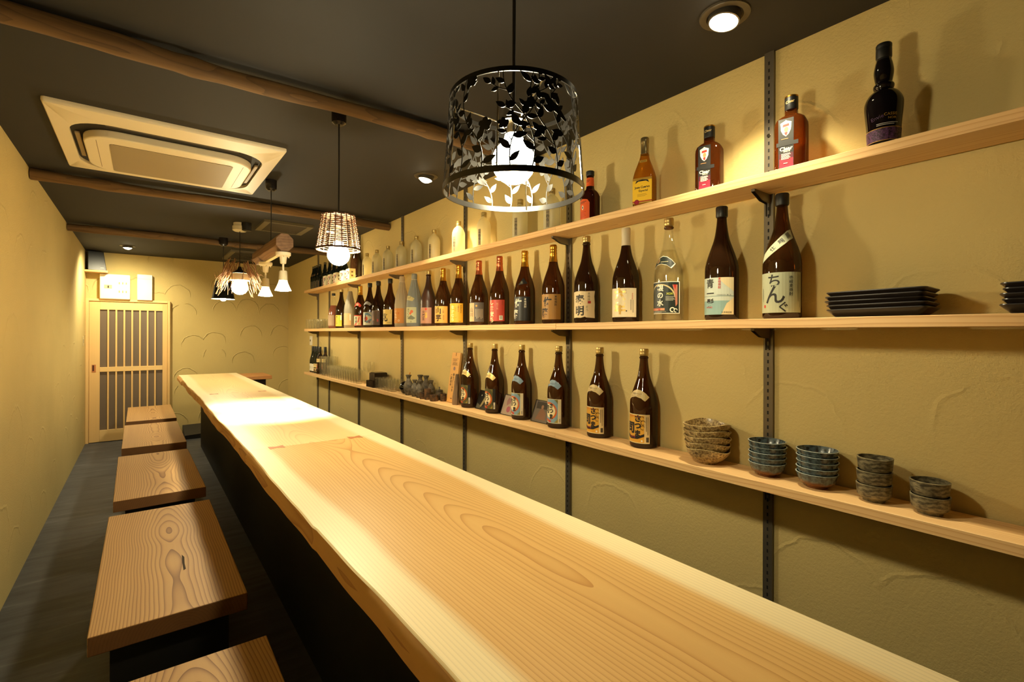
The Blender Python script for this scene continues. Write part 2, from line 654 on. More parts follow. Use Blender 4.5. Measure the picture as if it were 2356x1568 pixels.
    for m in mats:
        me.materials.append(m)
    return link(D.objects.new(name, me), parent)

def interp(prof):
    pr = sorted([(z, r) for r, z in prof])
    def f(z):
        if z <= pr[0][0]:
            return pr[0][1]
        for (za, ra), (zb, rb) in zip(pr, pr[1:]):
            if z <= zb:
                return ra + (rb-ra)*(z-za)/max(zb-za, 1e-9)
        return pr[-1][1]
    return f

def smoothprof(pts, n=4):
    out = []
    for i in range(len(pts)-1):
        p0 = pts[max(i-1, 0)]
        p1, p2 = pts[i], pts[i+1]
        p3 = pts[min(i+2, len(pts)-1)]
        for k in range(n):
            t = k/n
            q = []
            for a in range(2):
                q.append(.5*(2*p1[a] + (p2[a]-p0[a])*t + (2*p0[a]-5*p1[a]+4*p2[a]-p3[a])*t*t + (3*p1[a]-p0[a]-3*p2[a]+p3[a])*t**3))
            out.append((max(q[0], .0005), q[1]))
    out.append(pts[-1])
    return out

# ================================================================== the room
def wall(name, poly, mat):
    b = MB()
    b.box(*poly)
    return struct(b.obj(name, mat, ang=0))
wall('floor', (XL-.1, XR+.1, YB-.1, YF+.1, -.1, 0), m_floor)
wall('ceiling', (XL-.1, XR+.1, YB-.1, YF+.1, ZC, ZC+.1), m_ceil)
wall('wall_left', (XL-.1, XL, YB, YF, 0, ZC), m_wall_left)
wall('wall_right', (XR, XR+.1, YB, YF, 0, ZC), m_wall)
wall('wall_far', (XL-.1, XR+.1, YF, YF+.1, 0, ZC), m_wall_far)
wall('wall_near', (XL-.1, XR+.1, YB-.1, YB, 0, ZC), m_wall)

# sliding lattice door on the far wall
dr = struct(D.objects.new('door_1', None))
link(dr)
dr.location = (0, YF, 0)
MB().box(XL, -.512, -.05, 0, 0, 1.775).obj('jamb', m_door, dr, bevel=.003)
MB().box(.272, .300, -.05, 0, 0, 1.775).obj('jamb', m_door, dr, bevel=.003)
MB().box(-.512, .272, -.05, 0, 1.745, 1.775).obj('head_rail', m_doorh, dr, bevel=.003)
MB().box(-.510, -.409, -.034, -.006, .006, 1.743).obj('stile', m_door, dr, bevel=.002)
MB().box(.219, .270, -.034, -.006, .006, 1.743).obj('stile', m_door, dr, bevel=.002)
MB().box(-.409, .219, -.034, -.006, 1.642, 1.743).obj('rail', m_doorh, dr, bevel=.002)
MB().box(-.409, .219, -.036, -.006, .870, .928).obj('rail', m_doorh, dr, bevel=.002)
MB().box(-.409, .219, -.034, -.006, .006, .148).obj('rail', m_doorh, dr, bevel=.002)
m_pane = C((112, 98, 84), .35, name='frosted_door_glass')
MB().box(-.409, .219, -.014, -.008, .148, 1.642).obj('pane', m_pane, dr)
for i in range(7):
    x = -.409 + .628*(i+1)/8
    MB().box(x-.0085, x+.0085, -.034, -.012, .148, .870).obj('slat', m_door, dr)
    MB().box(x-.0085, x+.0085, -.034, -.012, .928, 1.642).obj('slat', m_door, dr)
hd = MB()
hd.box(-.484, -.446, -.037, -.034, .868, .962)
hd.obj('handle', m_key, dr)
MB().box(-.478, -.462, -.0385, -.037, .885, .955).obj('handle_recess', C((72, 34, 20), .6), dr)

# wedge-shaped step in the far corner
st = MB()
st.add([(.44, 7.40, 0), (1.70, 7.40, 0), (1.70, YF-.002, 0), (.44, YF-.002, 0), (.44, 7.40, .05), (1.70, 7.40, .12), (1.70, YF-.002, .135), (.44, YF-.002, .115)],
       [(0, 3, 2, 1), (4, 5, 6, 7), (0, 1, 5, 4), (1, 2, 6, 5), (2, 3, 7, 6), (3, 0, 4, 7)])
o = st.obj('corner_step', C((40, 39, 37), .6), ang=0)
tag(o, 'low dark sloping step on the floor along the far wall behind the counter end', 'step')

# ------------------------------------------------------------------ log poles under the ceiling
def log(y, label_, r0, seed):
    rn = random.Random(seed)
    pts, rs = [], []
    n = 44
    knots = [rn.uniform(.1, .9) for _ in range(4)]
    for i in range(n+1):
        u = i/n
        x = XL + .006 + (XR - XL - .012)*u
        pts.append((x, y + .012*math.sin(u*5+seed) + .005*math.sin(u*17+seed*2), ZC - r0 - .004 + .004*math.sin(u*9+seed)))
        rr = r0*(.95 + .10*math.sin(u*7+seed*1.3) + .05*math.sin(u*31+seed))
        for k in knots:
            rr += r0*.28*math.exp(-((u-k)/.012)**2)
        rs.append(min(rr, r0*1.08) if i % 5 else rr)
    b = MB()
    b.tube(pts, rs, 14)
    o = b.obj('log_pole', m_log, ang=60)
    return tag(o, label_, 'log', None)
log(2.07, 'rough log pole under the ceiling nearest, crossing behind the black leaf lampshade', .034, 1)
log(4.10, 'rough log pole under the ceiling along the far edge of the air conditioner', .034, 2)
log(5.95, 'rough log pole under the ceiling farthest away, near the loudspeaker', .034, 5)

# ------------------------------------------------------------------ ceiling cassette air conditioner
def rrect(x0, x1, y0, y1, r, n=8):
    pts = []
    for cx, cy, a0 in ((x1-r, y1-r, 0), (x0+r, y1-r, 90), (x0+r, y0+r, 180), (x1-r, y0+r, 270)):
        for k in range(n+1):
            a = R(a0 + 90*k/n)
            pts.append((cx + r*math.cos(a), cy + r*math.sin(a)))
    return pts
ac = thing('air_conditioner', 'square cream ceiling cassette air conditioner above the benches', 'air conditioner', (.140, 3.33, ZC))
b = MB()
o1, i1 = rrect(-.482, .482, -.515, .500, .016), rrect(-.418, .414, -.365, .450, .17)
n_ = len(o1)
vs_ = [(x, y, 0) for x, y in o1] + [(x, y, -.012) for x, y in o1] + [(x*.988, y*.988, -.021) for x, y in o1] + [(x, y, -.021) for x, y in i1] + [(x, y, -.003) for x, y in i1]
fs = []
for k in range(n_):
    j = (k+1) % n_
    for q in range(4):
        fs.append((q*n_+k, q*n_+j, (q+1)*n_+j, (q+1)*n_+k))
b.add(vs_, fs)
b.obj('outer_panel', m_cream, ac, ang=50)
MB().prism(i1, -.004, -.003).obj('air_slot', C((22, 19, 16), .7), ac)
b = MB()
b.prism(rrect(-.374, .370, -.255, .375, .14), -.044, -.004)
b.obj('inner_panel', m_cream, ac, ang=50, bevel=.006, seg=3)
def grille_mat():
    m, t, bb = nt('return_air_grille')
    v, _ = objco(t, (1, 1, 1))
    wv = N(t, 'ShaderNodeTexWave')
    wv.inputs['Scale'].default_value = 45
    wv.bands_direction = 'Y'
    t.links.new(v, wv.inputs['Vector'])
    c = ramp(t, wv.outputs['Fac'], [(.3, lin((120, 104, 76))), (.7, lin((176, 158, 120)))])
    t.links.new(c, bb.inputs['Base Color'])
    bump(t, bb, wv.outputs['Fac'], .5, .003)
    return m
MB().prism(rrect(-.272, .275, -.160, .350, .02), -.0462, -.044).obj('return_grille', grille_mat(), ac)
for sx in (-1, 1):
    b = MB()
    b.box(sx*.394-.010, sx*.394+.010, -.15, .24, -.018, -.006)
    b.obj('vane', C((150, 132, 100), .5), ac, bevel=.003)
    b = MB()
    b.box(sx*.322-.001, sx*.322+.001, -.18, .30, -.0448, -.0438)
    b.obj('panel_seam', C((120, 100, 70), .6), ac)
for x0, x1 in ((-.28, .28),):
    b = MB()
    b.box(x0, x1, -.345, -.315, -.012, -.006)
    b.obj('vane', C((60, 54, 46), .5), ac, bevel=.003)
    b = MB()
    b.box(x0, x1, .405, .430, -.012, -.006)
    b.obj('vane', C((60, 54, 46), .5), ac, bevel=.003)

def vent(name, x0, x1, y0, y1, label_, lou):
    v = thing(name, label_, 'vent', ((x0+x1)/2, (y0+y1)/2, ZC))
    hx, hy = (x1-x0)/2, (y1-y0)/2
    b = MB()
    t_ = .05
    for q in ((-hx, -hx+t_, -hy, hy), (hx-t_, hx, -hy, hy), (-hx+t_, hx-t_, -hy, -hy+.025), (-hx+t_, hx-t_, hy-.025, hy)):
        b.box(q[0], q[1], q[2], q[3], -.022, 0)
    b.obj('frame', C((100, 92, 70), .55), v)
    if lou:
        for k in range(7):
            y = -hy + .05 + (2*hy-.1)*k/6
            MB().box(-hx+t_, hx-t_, y-.012, y+.012, -.014, -.006).obj('louvre', C((72, 64, 48), .6), v)
    else:
        MB().box(-hx+t_, hx-t_, -hy+.025, hy-.025, -.016, -.006).obj('filter_panel', C((56, 49, 38), .8), v)
vent('ceiling_vent', .848, 1.262, 4.67, 5.12, 'dark square ceiling vent panel behind the wooden spotlight beam', False)
vent('ceiling_vent', .846, 1.25, 6.62, 7.42, 'dim louvred ceiling vent near the far wall', True)
b = MB()
b.lathe([(.035, -.018), (.04, -.006), (.04, 0)], 20)
tag(b.obj('ceiling_sensor', m_white, None, (1.15, 6.15, ZC-.0005)), 'small white round sensor on the ceiling beyond the wooden beam', 'sensor')

# ------------------------------------------------------------------ downlights
def spot_lamp(name, parent, loc, aim, watts, deg, blend=.6, rad=.03):
    L = D.lights.new(name, 'SPOT')
    L.energy = watts
    L.color = WARM
    L.spot_size = R(deg)
    L.spot_blend = blend
    L.shadow_soft_size = rad
    o = D.objects.new(name, L)
    o.location = loc
    d = Vector(aim)
    o.rotation_euler = d.to_track_quat('-Z', 'Y').to_euler()
    link(o, parent)
    return o
m_lens = emis('downlight_lens', (1.0, .86, .55), 26.0)
def downlight(x, y, label_, watts, aim=(.30, 0, -1), tilt=.16, cone=88):
    d = thing('downlight', label_, 'downlight', (x, y, ZC), 0, 'recessed ceiling downlights')
    b = MB()
    b.lathe([(.050, -.002), (.054, -.006), (.073, -.005), (.075, 0), (.050, 0)], 40, caps=(False, False))
    b.obj('trim_ring', C((70, 62, 48), .4), d)
    b = MB()
    b.lathe([(.046, .010), (.0475, -.012), (.0465, -.024), (.042, -.025), (.041, -.018)], 36, caps=(False, False))
    o = b.obj('lamp_head', C((90, 84, 74), .35, .5), d)
    o.rotation_euler = (tilt*.5, tilt, 0)
    b = MB()
    b.lathe([(.0005, -.042), (.016, -.040), (.028, -.034), (.037, -.026), (.0415, -.018)], 36, caps=(True, False))
    l2 = b.obj('lens', m_lens, d)
    l2.rotation_euler = (tilt*.5, tilt, 0)
    spot_lamp('downlight_beam', d, (0, 0, -.052), aim, watts, cone, .8, .032)
    return d
downlight(1.44, .795, 'recessed spotlight in the dark ceiling at the top edge, nearest', P_DOWN)
downlight(1.425, 2.76, 'recessed spotlight in the dark ceiling left of the black leaf lampshade', P_DOWN)
downlight(1.43, 4.73, 'recessed spotlight in the dark ceiling, hidden behind the wicker basket lamp', P_DOWN)
downlight(-.13, 7.10, 'recessed spotlight in the dark ceiling above the sliding door', P_DOOR, (-.10, .30, -1), 0.0, 160)

# ------------------------------------------------------------------ pendants
def canopy(p, h=.06, r=.032, z=0.0):
    b = MB()
    b.lathe([(r*.55, z-h), (r*.95, z-h*.82), (r, z-h*.6), (r, z)], 24)
    b.obj('canopy', C((24, 19, 17), .25), p)
def cord(p, z0, z1, r=.0032):
    b = MB()
    b.tube([(0, 0, z0), (.001, .001, (z0+z1)/2), (0, 0, z1)], r, 8)
    b.obj('cord', m_cord, p)
def globe(p, z, r, watts, name, neck=.03, up=.07):
    prof = []
    n = 14
    for k in range(n+1):
        a = -PI/2 + (PI*.86)*k/n
        prof.append((max(r*math.cos(a), .0004), r*math.sin(a)))
    prof += [(r*.46, r*.96), (r*.40, r*1.25)]
    b = MB()
    b.lathe(prof, 24)
    area = 4*PI*r*r
    return b.obj('bulb', bulb_mat(name, watts, area), p, (0, 0, z), ang=80)

# 1 black cut-metal shade with leaves, flowers and a bird
PX, PY = .68, .884
pd = thing('pendant_lamp', 'black cut-metal pendant lamp with leaves and flowers hanging over the near counter', 'pendant lamp', (PX, PY, ZC))
canopy(pd)
ZB, ZT, RB, RT = 1.681-ZC, 1.897-ZC, .161, .146
cord(pd, -.05, 1.875-ZC, .0042)
def rad_at(z):
    return RB + (RT-RB)*(z-ZB)/(ZT-ZB)
def ring(bm_, z, r, h, t_):
    bm_.lathe([(r-t_, z), (r+t_, z), (r+t_, z+h), (r-t_, z+h), (r-t_, z)], 72, caps=(False, False))
b = MB(); ring(b, ZB, RB, .013, .0012); b.obj('bottom_ring', m_blackmetal, pd)
b = MB(); ring(b, ZT-.010, RT, .010, .0012); b.obj('top_ring', m_blackmetal, pd)
for k in range(4):
    a = R(40 + 90*k)
    b = MB()
    b.tube([((rad_at(ZB)-.003)*math.cos(a), (rad_at(ZB)-.003)*math.sin(a), ZB+.004), ((rad_at(ZT)-.003)*math.cos(a), (rad_at(ZT)-.003)*math.sin(a), ZT-.004)], .0018, 6)
    b.obj('rod', m_chrome, pd)
for k in range(3):
    a = R(20 + 120*k)
    b = MB()
    b.tube([(.022*math.cos(a), .022*math.sin(a), ZT-.052), ((RT-.002)*math.cos(a), (RT-.002)*math.sin(a), ZT-.008)], .0022, 6)
    b.obj('spider_arm', m_chrome, pd)
b = MB()
b.lathe([(.020, ZT-.012), (.034, ZT-.046), (.035, ZT-.054), (.020, ZT-.058), (.0185, ZT-.105), (.006, ZT-.105)], 24)
b.obj('socket', m_chrome, pd)
rp = random.Random(11)
sh = MB()
TH = .0011
def onshade(s, z):
    r = rad_at(z)
    a = s/.155
    return a, r
def plate(poly):
    n = len(poly)
    vs_ = []
    for q in (0, 1):
        for s, z in poly:
            a, r = onshade(s, z)
            r += TH*(q-.5)
            vs_.append((r*math.cos(a), r*math.sin(a), z))
    fs = [tuple(range(n)), tuple(range(2*n-1, n-1, -1))] + [(i, n+i, n+(i+1) % n, (i+1) % n) for i in range(n)]
    sh.add(vs_, fs)
def strip(pts, w0, w1):
    n = len(pts)
    for i in range(n-1):
        (x0, y0), (x1, y1) = pts[i], pts[i+1]
        d = math.hypot(x1-x0, y1-y0) or 1
        nx, ny = -(y1-y0)/d, (x1-x0)/d
        wa = w0 + (w1-w0)*i/n
        wb = w0 + (w1-w0)*(i+1)/n
        plate([(x0+nx*wa, y0+ny*wa), (x0-nx*wa, y0-ny*wa), (x1-nx*wb, y1-ny*wb), (x1+nx*wb, y1+ny*wb)])
def leaf(x, y, ang, L, wd):
    poly = []
    for q in range(7):
        t_ = q/6
        poly.append((L*t_, wd*math.sin(PI*t_**.8)))
    for q in range(5, 0, -1):
        t_ = q/6
        poly.append((L*t_, -wd*math.sin(PI*t_**.8)))
    ca, sa = math.cos(ang), math.sin(ang)
    poly = [(x + px*ca - py*sa, y + px*sa + py*ca) for px, py in poly]
    poly = [(px, min(max(py, ZB+.004), ZT-.002)) for px, py in poly]
    mid = (poly[0][0]+poly[6][0])/2
    plate(poly)
def flower(x, y, r):
    for k in range(5):
        a = 2*PI*k/5 + .3
        cx, cy = x + r*.62*math.cos(a), y + r*.62*math.sin(a)
        plate([(cx + r*.42*math.cos(q*PI/5), min(max(cy + r*.42*math.sin(q*PI/5), ZB), ZT)) for q in range(10)])
    plate([(x + r*.4*math.cos(q*PI/4), y + r*.4*math.sin(q*PI/4)) for q in range(8)])
L_ = 2*PI*.155
NS = 19
HH = ZT - ZB
for k in range(NS):
    x = L_*(k + rp.uniform(-.18, .18))/NS
    z = ZB + .004
    ang = PI/2 + rp.choice((-1, 1))*rp.uniform(.1, .5)
    turn = -.075 if ang > PI/2 else .075
    pts = [(x, z)]
    for i in range(34):
        ang += turn*rp.uniform(.5, 1.5)
        if not (R(48) < ang < R(132)):
            turn = -turn
            ang = max(R(48), min(R(132), ang))
        x += .0085*math.cos(ang)
        z += .0085*math.sin(ang)
        if z > ZT - .003:
            break
        pts.append((x, z))
        if i % 3 == 1:
            sd = 1 if (i//3) % 2 else -1
            leaf(x, z, ang + sd*rp.uniform(.7, 1.05), rp.uniform(.022, .033), rp.uniform(.0054, .0080))
        if i in (6, 13, 20):
            sd = rp.choice((-1, 1))
            ba = ang + sd*.95
            bx, bz = x, z
            bp = [(x, z)]
            for q in range(4):
                ba -= sd*.12
                bx += .010*math.cos(ba)
                bz += .010*math.sin(ba)
                if not (ZB+.008 < bz < ZT-.008):
                    break
                bp.append((bx, bz))
                if q in (1, 2):
                    leaf(bx, bz, ba + (.8 if q == 1 else -.8), rp.uniform(.016, .022), .0046)
            strip(bp, .0010, .0007)
            if rp.random() < .42 and ZB+.016 < bz < ZT-.016:
                flower(bx, bz, rp.uniform(.011, .015))
            elif len(bp) > 1:
                leaf(bx, bz, ba, .024, .006)
    strip(pts, .0014, .0009)
birds = []
for (s, z) in ((.30, ZB+.10), (.72, ZB+.14)):
    birds.append([(s-.030, z+.020), (s-.024, z+.026), (s-.016, z+.026), (s-.010, z+.018), (s+.012, z+.006), (s+.034, z-.016), (s+.028, z-.020), (s+.004, z-.008), (s-.014, z-.002), (s-.022, z+.008), (s-.026, z+.018)])
for poly in birds:
    keep = sh
    sh = MB()
    plate(poly)
    sh.obj('bird_cutout', m_blackmetal, pd, ang=30)
    sh = keep
sh.obj('leaf_shade', m_blackmetal, pd, ang=30)
globe(pd, 1.755-ZC, .050, P_BIG, 'big_bulb_glow')

# 2 wicker basket shade
pd = thing('pendant_lamp', 'wicker basket pendant lamp, glowing, hanging second along the counter', 'pendant lamp', (.703, 2.204, ZC))
canopy(pd)
z0, z1, r0, r1 = 1.735-ZC, 1.888-ZC, .094, .070
cord(pd, -.05, z1-.02, .0035)
b = MB()
rows = 17
for i in range(rows):
    u = (i+.5)/rows
    z = z0 + (z1-z0)*u
    r = r0 + (r1-r0)*u
    pts = []
    for k in range(80):
        a = 2*PI*k/80
        rr = r + .0030*math.sin(a*10 + PI*i)
        pts.append((rr*math.cos(a), rr*math.sin(a), z))
    b.tube(pts, .0017, 5, closed=True)
b.obj('weave', m_wicker, pd, ang=80)
b = MB()
for k in range(20):
    a = 2*PI*(k+.5)/20
    b.tube([(r0*math.cos(a), r0*math.sin(a), z0-.004), (r1*math.cos(a), r1*math.sin(a), z1+.002)], .0024, 5)
b.obj('stakes', m_wicker, pd, ang=80)
for z, r in ((z0, r0), (z1, r1)):
    b = MB()
    b.tube([(r*math.cos(2*PI*k/48), r*math.sin(2*PI*k/48), z) for k in range(48)], .0036, 6, closed=True)
    b.obj('rim', m_wicker, pd, ang=80)
b = MB(); b.lathe([(r1*.98, z1), (.02, z1+.002), (.018, z1-.05), (.006, z1-.052)], 24); b.obj('lid', m_wicker, pd)
globe(pd, 1.712-ZC, .048, P_BASKET, 'basket_bulb_glow')

# 3 old beam with two spotlights
bm_ = thing('spotlight_beam', 'weathered wooden beam with two small spotlights hanging over the counter', 'hanging light', (.668, 3.46, ZC))
canopy(bm_, .07, .034)
cord(bm_, -.06, 1.94-ZC, .0035)
b = MB()
oc = []
for k in range(8):
    a = R(22.5 + 45*k)
    oc.append((.052*math.cos(a), .056*math.sin(a)))
ny = 10
vs_, fs = [], []
for i in range(ny+1):
    y = -.38 + .76*i/ny
    for x, z in oc:
        vs_.append((x*(1+.03*math.sin(i*2.1+x*40)), y, 1.895-ZC + z*(1+.03*math.sin(i*1.3))))
for i in range(ny):
    for k in range(8):
        j = (k+1) % 8
        fs.append((i*8+k, i*8+j, (i+1)*8+j, (i+1)*8+k))
fs += [tuple(range(7, -1, -1)), tuple(ny*8+k for k in range(8))]
b.add(vs_, fs)
b.obj('beam', m_oldbeam, bm_, ang=30, bevel=.003)
MB().box(-.012, .012, -.30, .20, 1.836-ZC, 1.845-ZC).obj('lighting_track', m_cream, bm_)
m_spotlens = emis('spot_lens', (1.0, .84, .5), 90.0)
m_par = emis('spot_bulb_neck', (1.0, .80, .45), 6.0)
for y in (-.345, .17):
    b = MB()
    zz = 1.838 - ZC
    b.lathe([(.012, zz-.068), (.0165, zz-.064), (.020, zz-.028), (.022, zz-.024), (.038, zz-.020), (.042, zz-.015), (.042, zz)], 28)
    f = b.obj('flange', m_cream, bm_, (0, y, 0))
    for a in (0, PI/2, PI, 1.5*PI):
        MB().lathe([(.004, zz-.030), (.004, zz-.018)], 10, (.030*math.cos(a), .030*math.sin(a))).obj('screw', m_cream, f)
    b = MB()
    b.tube([(0, 0, zz-.066), (0, 0, zz-.112)], .006, 10)
    b.obj('stem', m_cream, bm_, (0, y, 0))
    b = MB()
    b.lathe([(.018, zz-.108), (.0215, zz-.112), (.025, zz-.165), (.021, zz-.166)], 28, caps=(True, False))
    b.obj('lamp_holder', m_cream, bm_, (0, y, 0))
    b = MB()
    b.lathe([(.021, zz-.160), (.026, zz-.180), (.036, zz-.205), (.044, zz-.222), (.045, zz-.226)], 28, caps=(True, False))
    rb = b.obj('reflector_bulb', m_par, bm_, (0, y, 0))
    b = MB()
    b.lathe([(.0005, zz-.230), (.026, zz-.229), (.044, zz-.225)], 28, caps=(True, False))
    b.obj('lens', m_spotlens, bm_, (0, y, 0))
    spot_lamp('spot_beam', bm_, (0, y, zz-.236), (.02, .16, -1), P_SPOT, 62, .9, .04)

# 4 nest of twigs
pd = thing('pendant_lamp', 'pendant lamp wrapped in a nest of bare twigs with a big round bulb', 'pendant lamp', (.706, 4.99, ZC))
b = MB(); b.lathe([(.045, -.075), (.060, -.066), (.060, -.030), (.052, -.026), (.052, 0)], 28); b.obj('ceiling_rose', m_white, pd)
b = MB(); b.lathe([(.020, -.075), (.040, -.070), (.042, -.03), (.042, 0)], 24); b.obj('canopy', m_blackcap, pd, (.046, -.046, 0))
cord(pd, -.07, 1.925-ZC, .0035)
b = MB(); b.lathe([(.012, 1.96-ZC), (.022, 1.93-ZC), (.060, 1.905-ZC), (.062, 1.898-ZC)], 24); b.obj('socket_cap', m_blackcap, pd)
b = MB(); b.lathe([(.060, 1.897-ZC), (.082, 1.835-ZC), (.081, 1.835-ZC), (.059, 1.897-ZC)], 32, caps=(False, False)); b.obj('inner_shade', C((244, 236, 214), .7), pd)
rt = random.Random(3)
for k in range(56):
    a = R(-98 + 27) + (2*PI - R(54))*k/56 + rt.uniform(-.12, .12)
    if k % 3 == 0:
        r_a, r_b = rt.uniform(.06, .09), rt.uniform(.12, .17)
    else:
        r_a, r_b = rt.uniform(.05, .12), rt.uniform(.16, .235)
    za, zb = rt.uniform(1.93, 2.03)-ZC, rt.uniform(1.69, 1.80)-ZC
    a2 = a + rt.uniform(-.35, .35)
    pts = []
    for i in range(7):
        u = i/6
        rr = r_a + (r_b-r_a)*u + .006*math.sin(u*9+k)
        aa = a + (a2-a)*u + .04*math.sin(u*7+k*2)
        pts.append((rr*math.cos(aa), rr*math.sin(aa), za + (zb-za)*u))
    b = MB()
    b.tube(pts, [.0032*(1-.55*i/6)+.0008 for i in range(7)], 6)
    q = pts[3]
    b.tube([q, (q[0]*1.16, q[1]*1.16, q[2]+rt.uniform(-.04, .05)), (q[0]*1.3 + rt.uniform(-.02, .02), q[1]*1.3 + rt.uniform(-.02, .02), q[2]+rt.uniform(-.07, .08))], [.0018, .0014, .0007], 5)
    b.obj('twig', m_twig, pd, ang=80)
globe(pd, 1.772-ZC, .066, P_TWIG, 'twig_bulb_glow')

# 5 black bucket shade
pd = thing('pendant_lamp', 'black bucket-shaped pendant lamp hanging farthest along the counter', 'pendant lamp', (.680, 5.876, ZC))
canopy(pd, .085, .042)
cord(pd, -.08, 1.89-ZC, .0035)
zt, zb = 1.895-ZC, 1.712-ZC
b = MB()
b.lathe([(.012, zt+.004), (.070, zt), (.073, zt-.004), (.103, zb+.012), (.112, zb+.004), (.112, zb), (.109, zb), (.100, zb+.014), (.069, zt-.006), (.012, zt-.004)], 48, caps=(False, False))
b.obj('shade', m_blackmetal, pd)
b = MB(); b.lathe([(.107, zb+.001), (.098, zb+.015), (.068, zt-.007), (.066, zt-.007), (.096, zb+.015), (.105, zb+.001)], 40, caps=(False, False)); b.obj('shade_lining', C((235, 225, 205), .5), pd)
globe(pd, 1.722-ZC, .030, P_CAN, 'can_bulb_glow')

# ------------------------------------------------------------------ counter
ct = thing('bar_counter', 'long live-edge pale cedar bar counter on a black base', 'bar counter', (0, 0, 0))
def slab(y0, y1, mat, seed):
    n = max(12, int((y1-y0)/.03))
    b = MB()
    prev = None
    vs_ = []
    for i in range(n+1):
        y = y0 + (y1-y0)*i/n
        e = .355 + .0032*math.sin(y*3.1+.4) + .0016*math.sin(y*8.7+1.3) + .0007*math.sin(y*23.0) + (.004 if y < 1.3 else 0)
        if y > 4.9:
            e -= .007*min(1, (y-4.9)/.5)
        bt = e - .003 + .003*math.sin(y*4.3+2) + .001*math.sin(y*15.3) - (.012 if y > 6.2 else 0)
        md = min(e, bt) - .003 - .0015*math.sin(y*9.0)
        bk = .938 + .002*math.sin(y*3.0)
        vs_ += [(bk, y, .86), (.75, y, .86), (e+.004, y, .86), (e, y, .857), (md, y, .834), (bt, y, .803), (bt+.004, y, .80), (bk, y, .80)]
    fs, ms = [], []
    for i in range(n):
        for k in range(8):
            j = (k+1) % 8
            fs.append((i*8+k, i*8+j, (i+1)*8+j, (i+1)*8+k))
            ms.append(1 if k in (3, 4, 5) else 0)
    fs += [tuple(range(7, -1, -1)), tuple(n*8+k for k in range(8))]
    ms += [0, 0]
    b.add(vs_, fs)
    b.m = ms
    return b.obj('slab', [mat, m_edge], ct, ang=35)
slab(-.5, 2.3040, m_counter, 0)
slab(2.3055, 4.6040, m_counter2, 1)
slab(4.6055, 6.90, m_counter2, 2)
for x, y in ((.470, 2.305), (.816, 2.305), (.470, 4.605), (.824, 4.605)):
    MB().prism([(-.03, -.028), (0, -.013), (.03, -.028), (.03, .028), (0, .013), (-.03, .028)], -.012, .0006).obj('butterfly_key', m_key, ct, (x, y, .86))
MB().box(.565, .90, -.5, 6.86, 0, .80).obj('base_panel', m_black, ct)
fl = thing('side_flap', 'small reddish wood flap shelf at the far end of the counter', 'flap', (1.10, 6.62, 0))
MB().box(-.155, .145, -.26, .26, .808, .85).obj('flap_board', m_flap, fl, bevel=.003)
MB().box(-.150, .100, -.14, .18, 0, .808).obj('base_cabinet', m_black, fl)

# ------------------------------------------------------------------ benches
def make_bench():
    t = thing('bench', 'plank bench', 'bench', (.079, 0, 0), 0, 'plank benches along the counter')
    b = MB()
    b.box(-.210, .210, -.592, .592, .401, .46)
    o = b.obj('seat', [m_bench, m_bench_edge], t, ang=30, bevel=.003)
    o.data.polygons[2].material_index = 1
    o.data.polygons[4].material_index = 1
    for s in (-1, 1):
        MB().box(-.160, .160, s*.525-.015, s*.525+.015, 0, .401).obj('end_panel', m_black, t)
    for s in (-1, 1):
        MB().box(s*.15-.010, s*.15+.010, -.510, .510, .27, .401).obj('apron', m_black, t)
    MB().box(-.010, .010, -.510, .510, .10, .15).obj('stretcher', m_black, t)
    return t
bn = make_bench()
BL = ['plank bench cut off by the bottom edge of the picture, nearest the camera', 'second plank bench from the camera, with a dark split in its seat',
      'third plank bench from the camera, middle of the row', 'fourth plank bench from the camera', 'plank bench nearest the sliding door, farthest of the row']
BY = [.998, 2.479, 3.919, 5.398, 6.814]
for i, y in enumerate(BY):
    t = bn if i == 0 else dup(bn)
    t.location = (.0846, y, 0)
    t.rotation_euler = (0, 0, R((-.4, .0, .7, .4, .3)[i]))
    t['label'] = BL[i]
    if i == 1:
        MB().prism([(-.004, -.06), (.004, -.05), (.003, .0), (.006, .07), (-.001, .10), (-.004, .02)], .4595, .4604).obj('seat_split', C((48, 34, 24), .8), t, (.048, -.21, 0))

# ------------------------------------------------------------------ shelving on the right wall
NTH = ['nearest', 'second', 'third', 'fourth', 'fifth', 'sixth', 'seventh']
UY = [.803, 1.809, 2.821, 3.827, 4.847, 5.835, 6.293]
for i, y in enumerate(UY):
    b = MB()
    b.box(-.012, 0, -.016, .016, 0.0, ZC, 0)
    if i < 4:
        k = .03
        while k < ZC-.03:
            b.add([(-.0124, -.0028, k), (-.0124, .0028, k), (-.0124, .0028, k+.012), (-.0124, -.0028, k+.012)], [(0, 1, 2, 3)], 1)
            k += .0256
    o = b.obj('shelf_upright', [m_steel, m_slot], None, (XR, y, 0), ang=0)
    tag(o, 'slotted steel shelf upright on the right wall, %s from the camera' % NTH[i], 'shelf upright', 'slotted uprights on the right wall')
    if i == 0:
        b = MB()
        b.tube([(-.0125, 0, 2.06), (-.015, 0, 2.06)], .006, 12)
        b.obj('screw', m_chrome, o)
def bracket_mesh():
    b = MB()
    for s in (-.006, .006):
        b.add([(-.020, s, 0), (-.125, s, 0), (-.125, s, -.008), (-.07, s, -.030), (-.022, s, -.034), (-.020, s, -.075), (-.012, s, -.075), (-.012, s, 0)], [tuple(range(8))])
    b.add([(-.012, -.006, 0), (-.125, -.006, 0), (-.125, .006, 0), (-.012, .006, 0)], [(0, 1, 2, 3)])
    b.add([(-.125, -.006, 0), (-.125, -.006, -.008), (-.125, .006, -.008), (-.125, .006, 0)], [(0, 1, 2, 3)])
    return b.mesh('shelf_bracket', m_steel, 0)
bme = bracket_mesh()
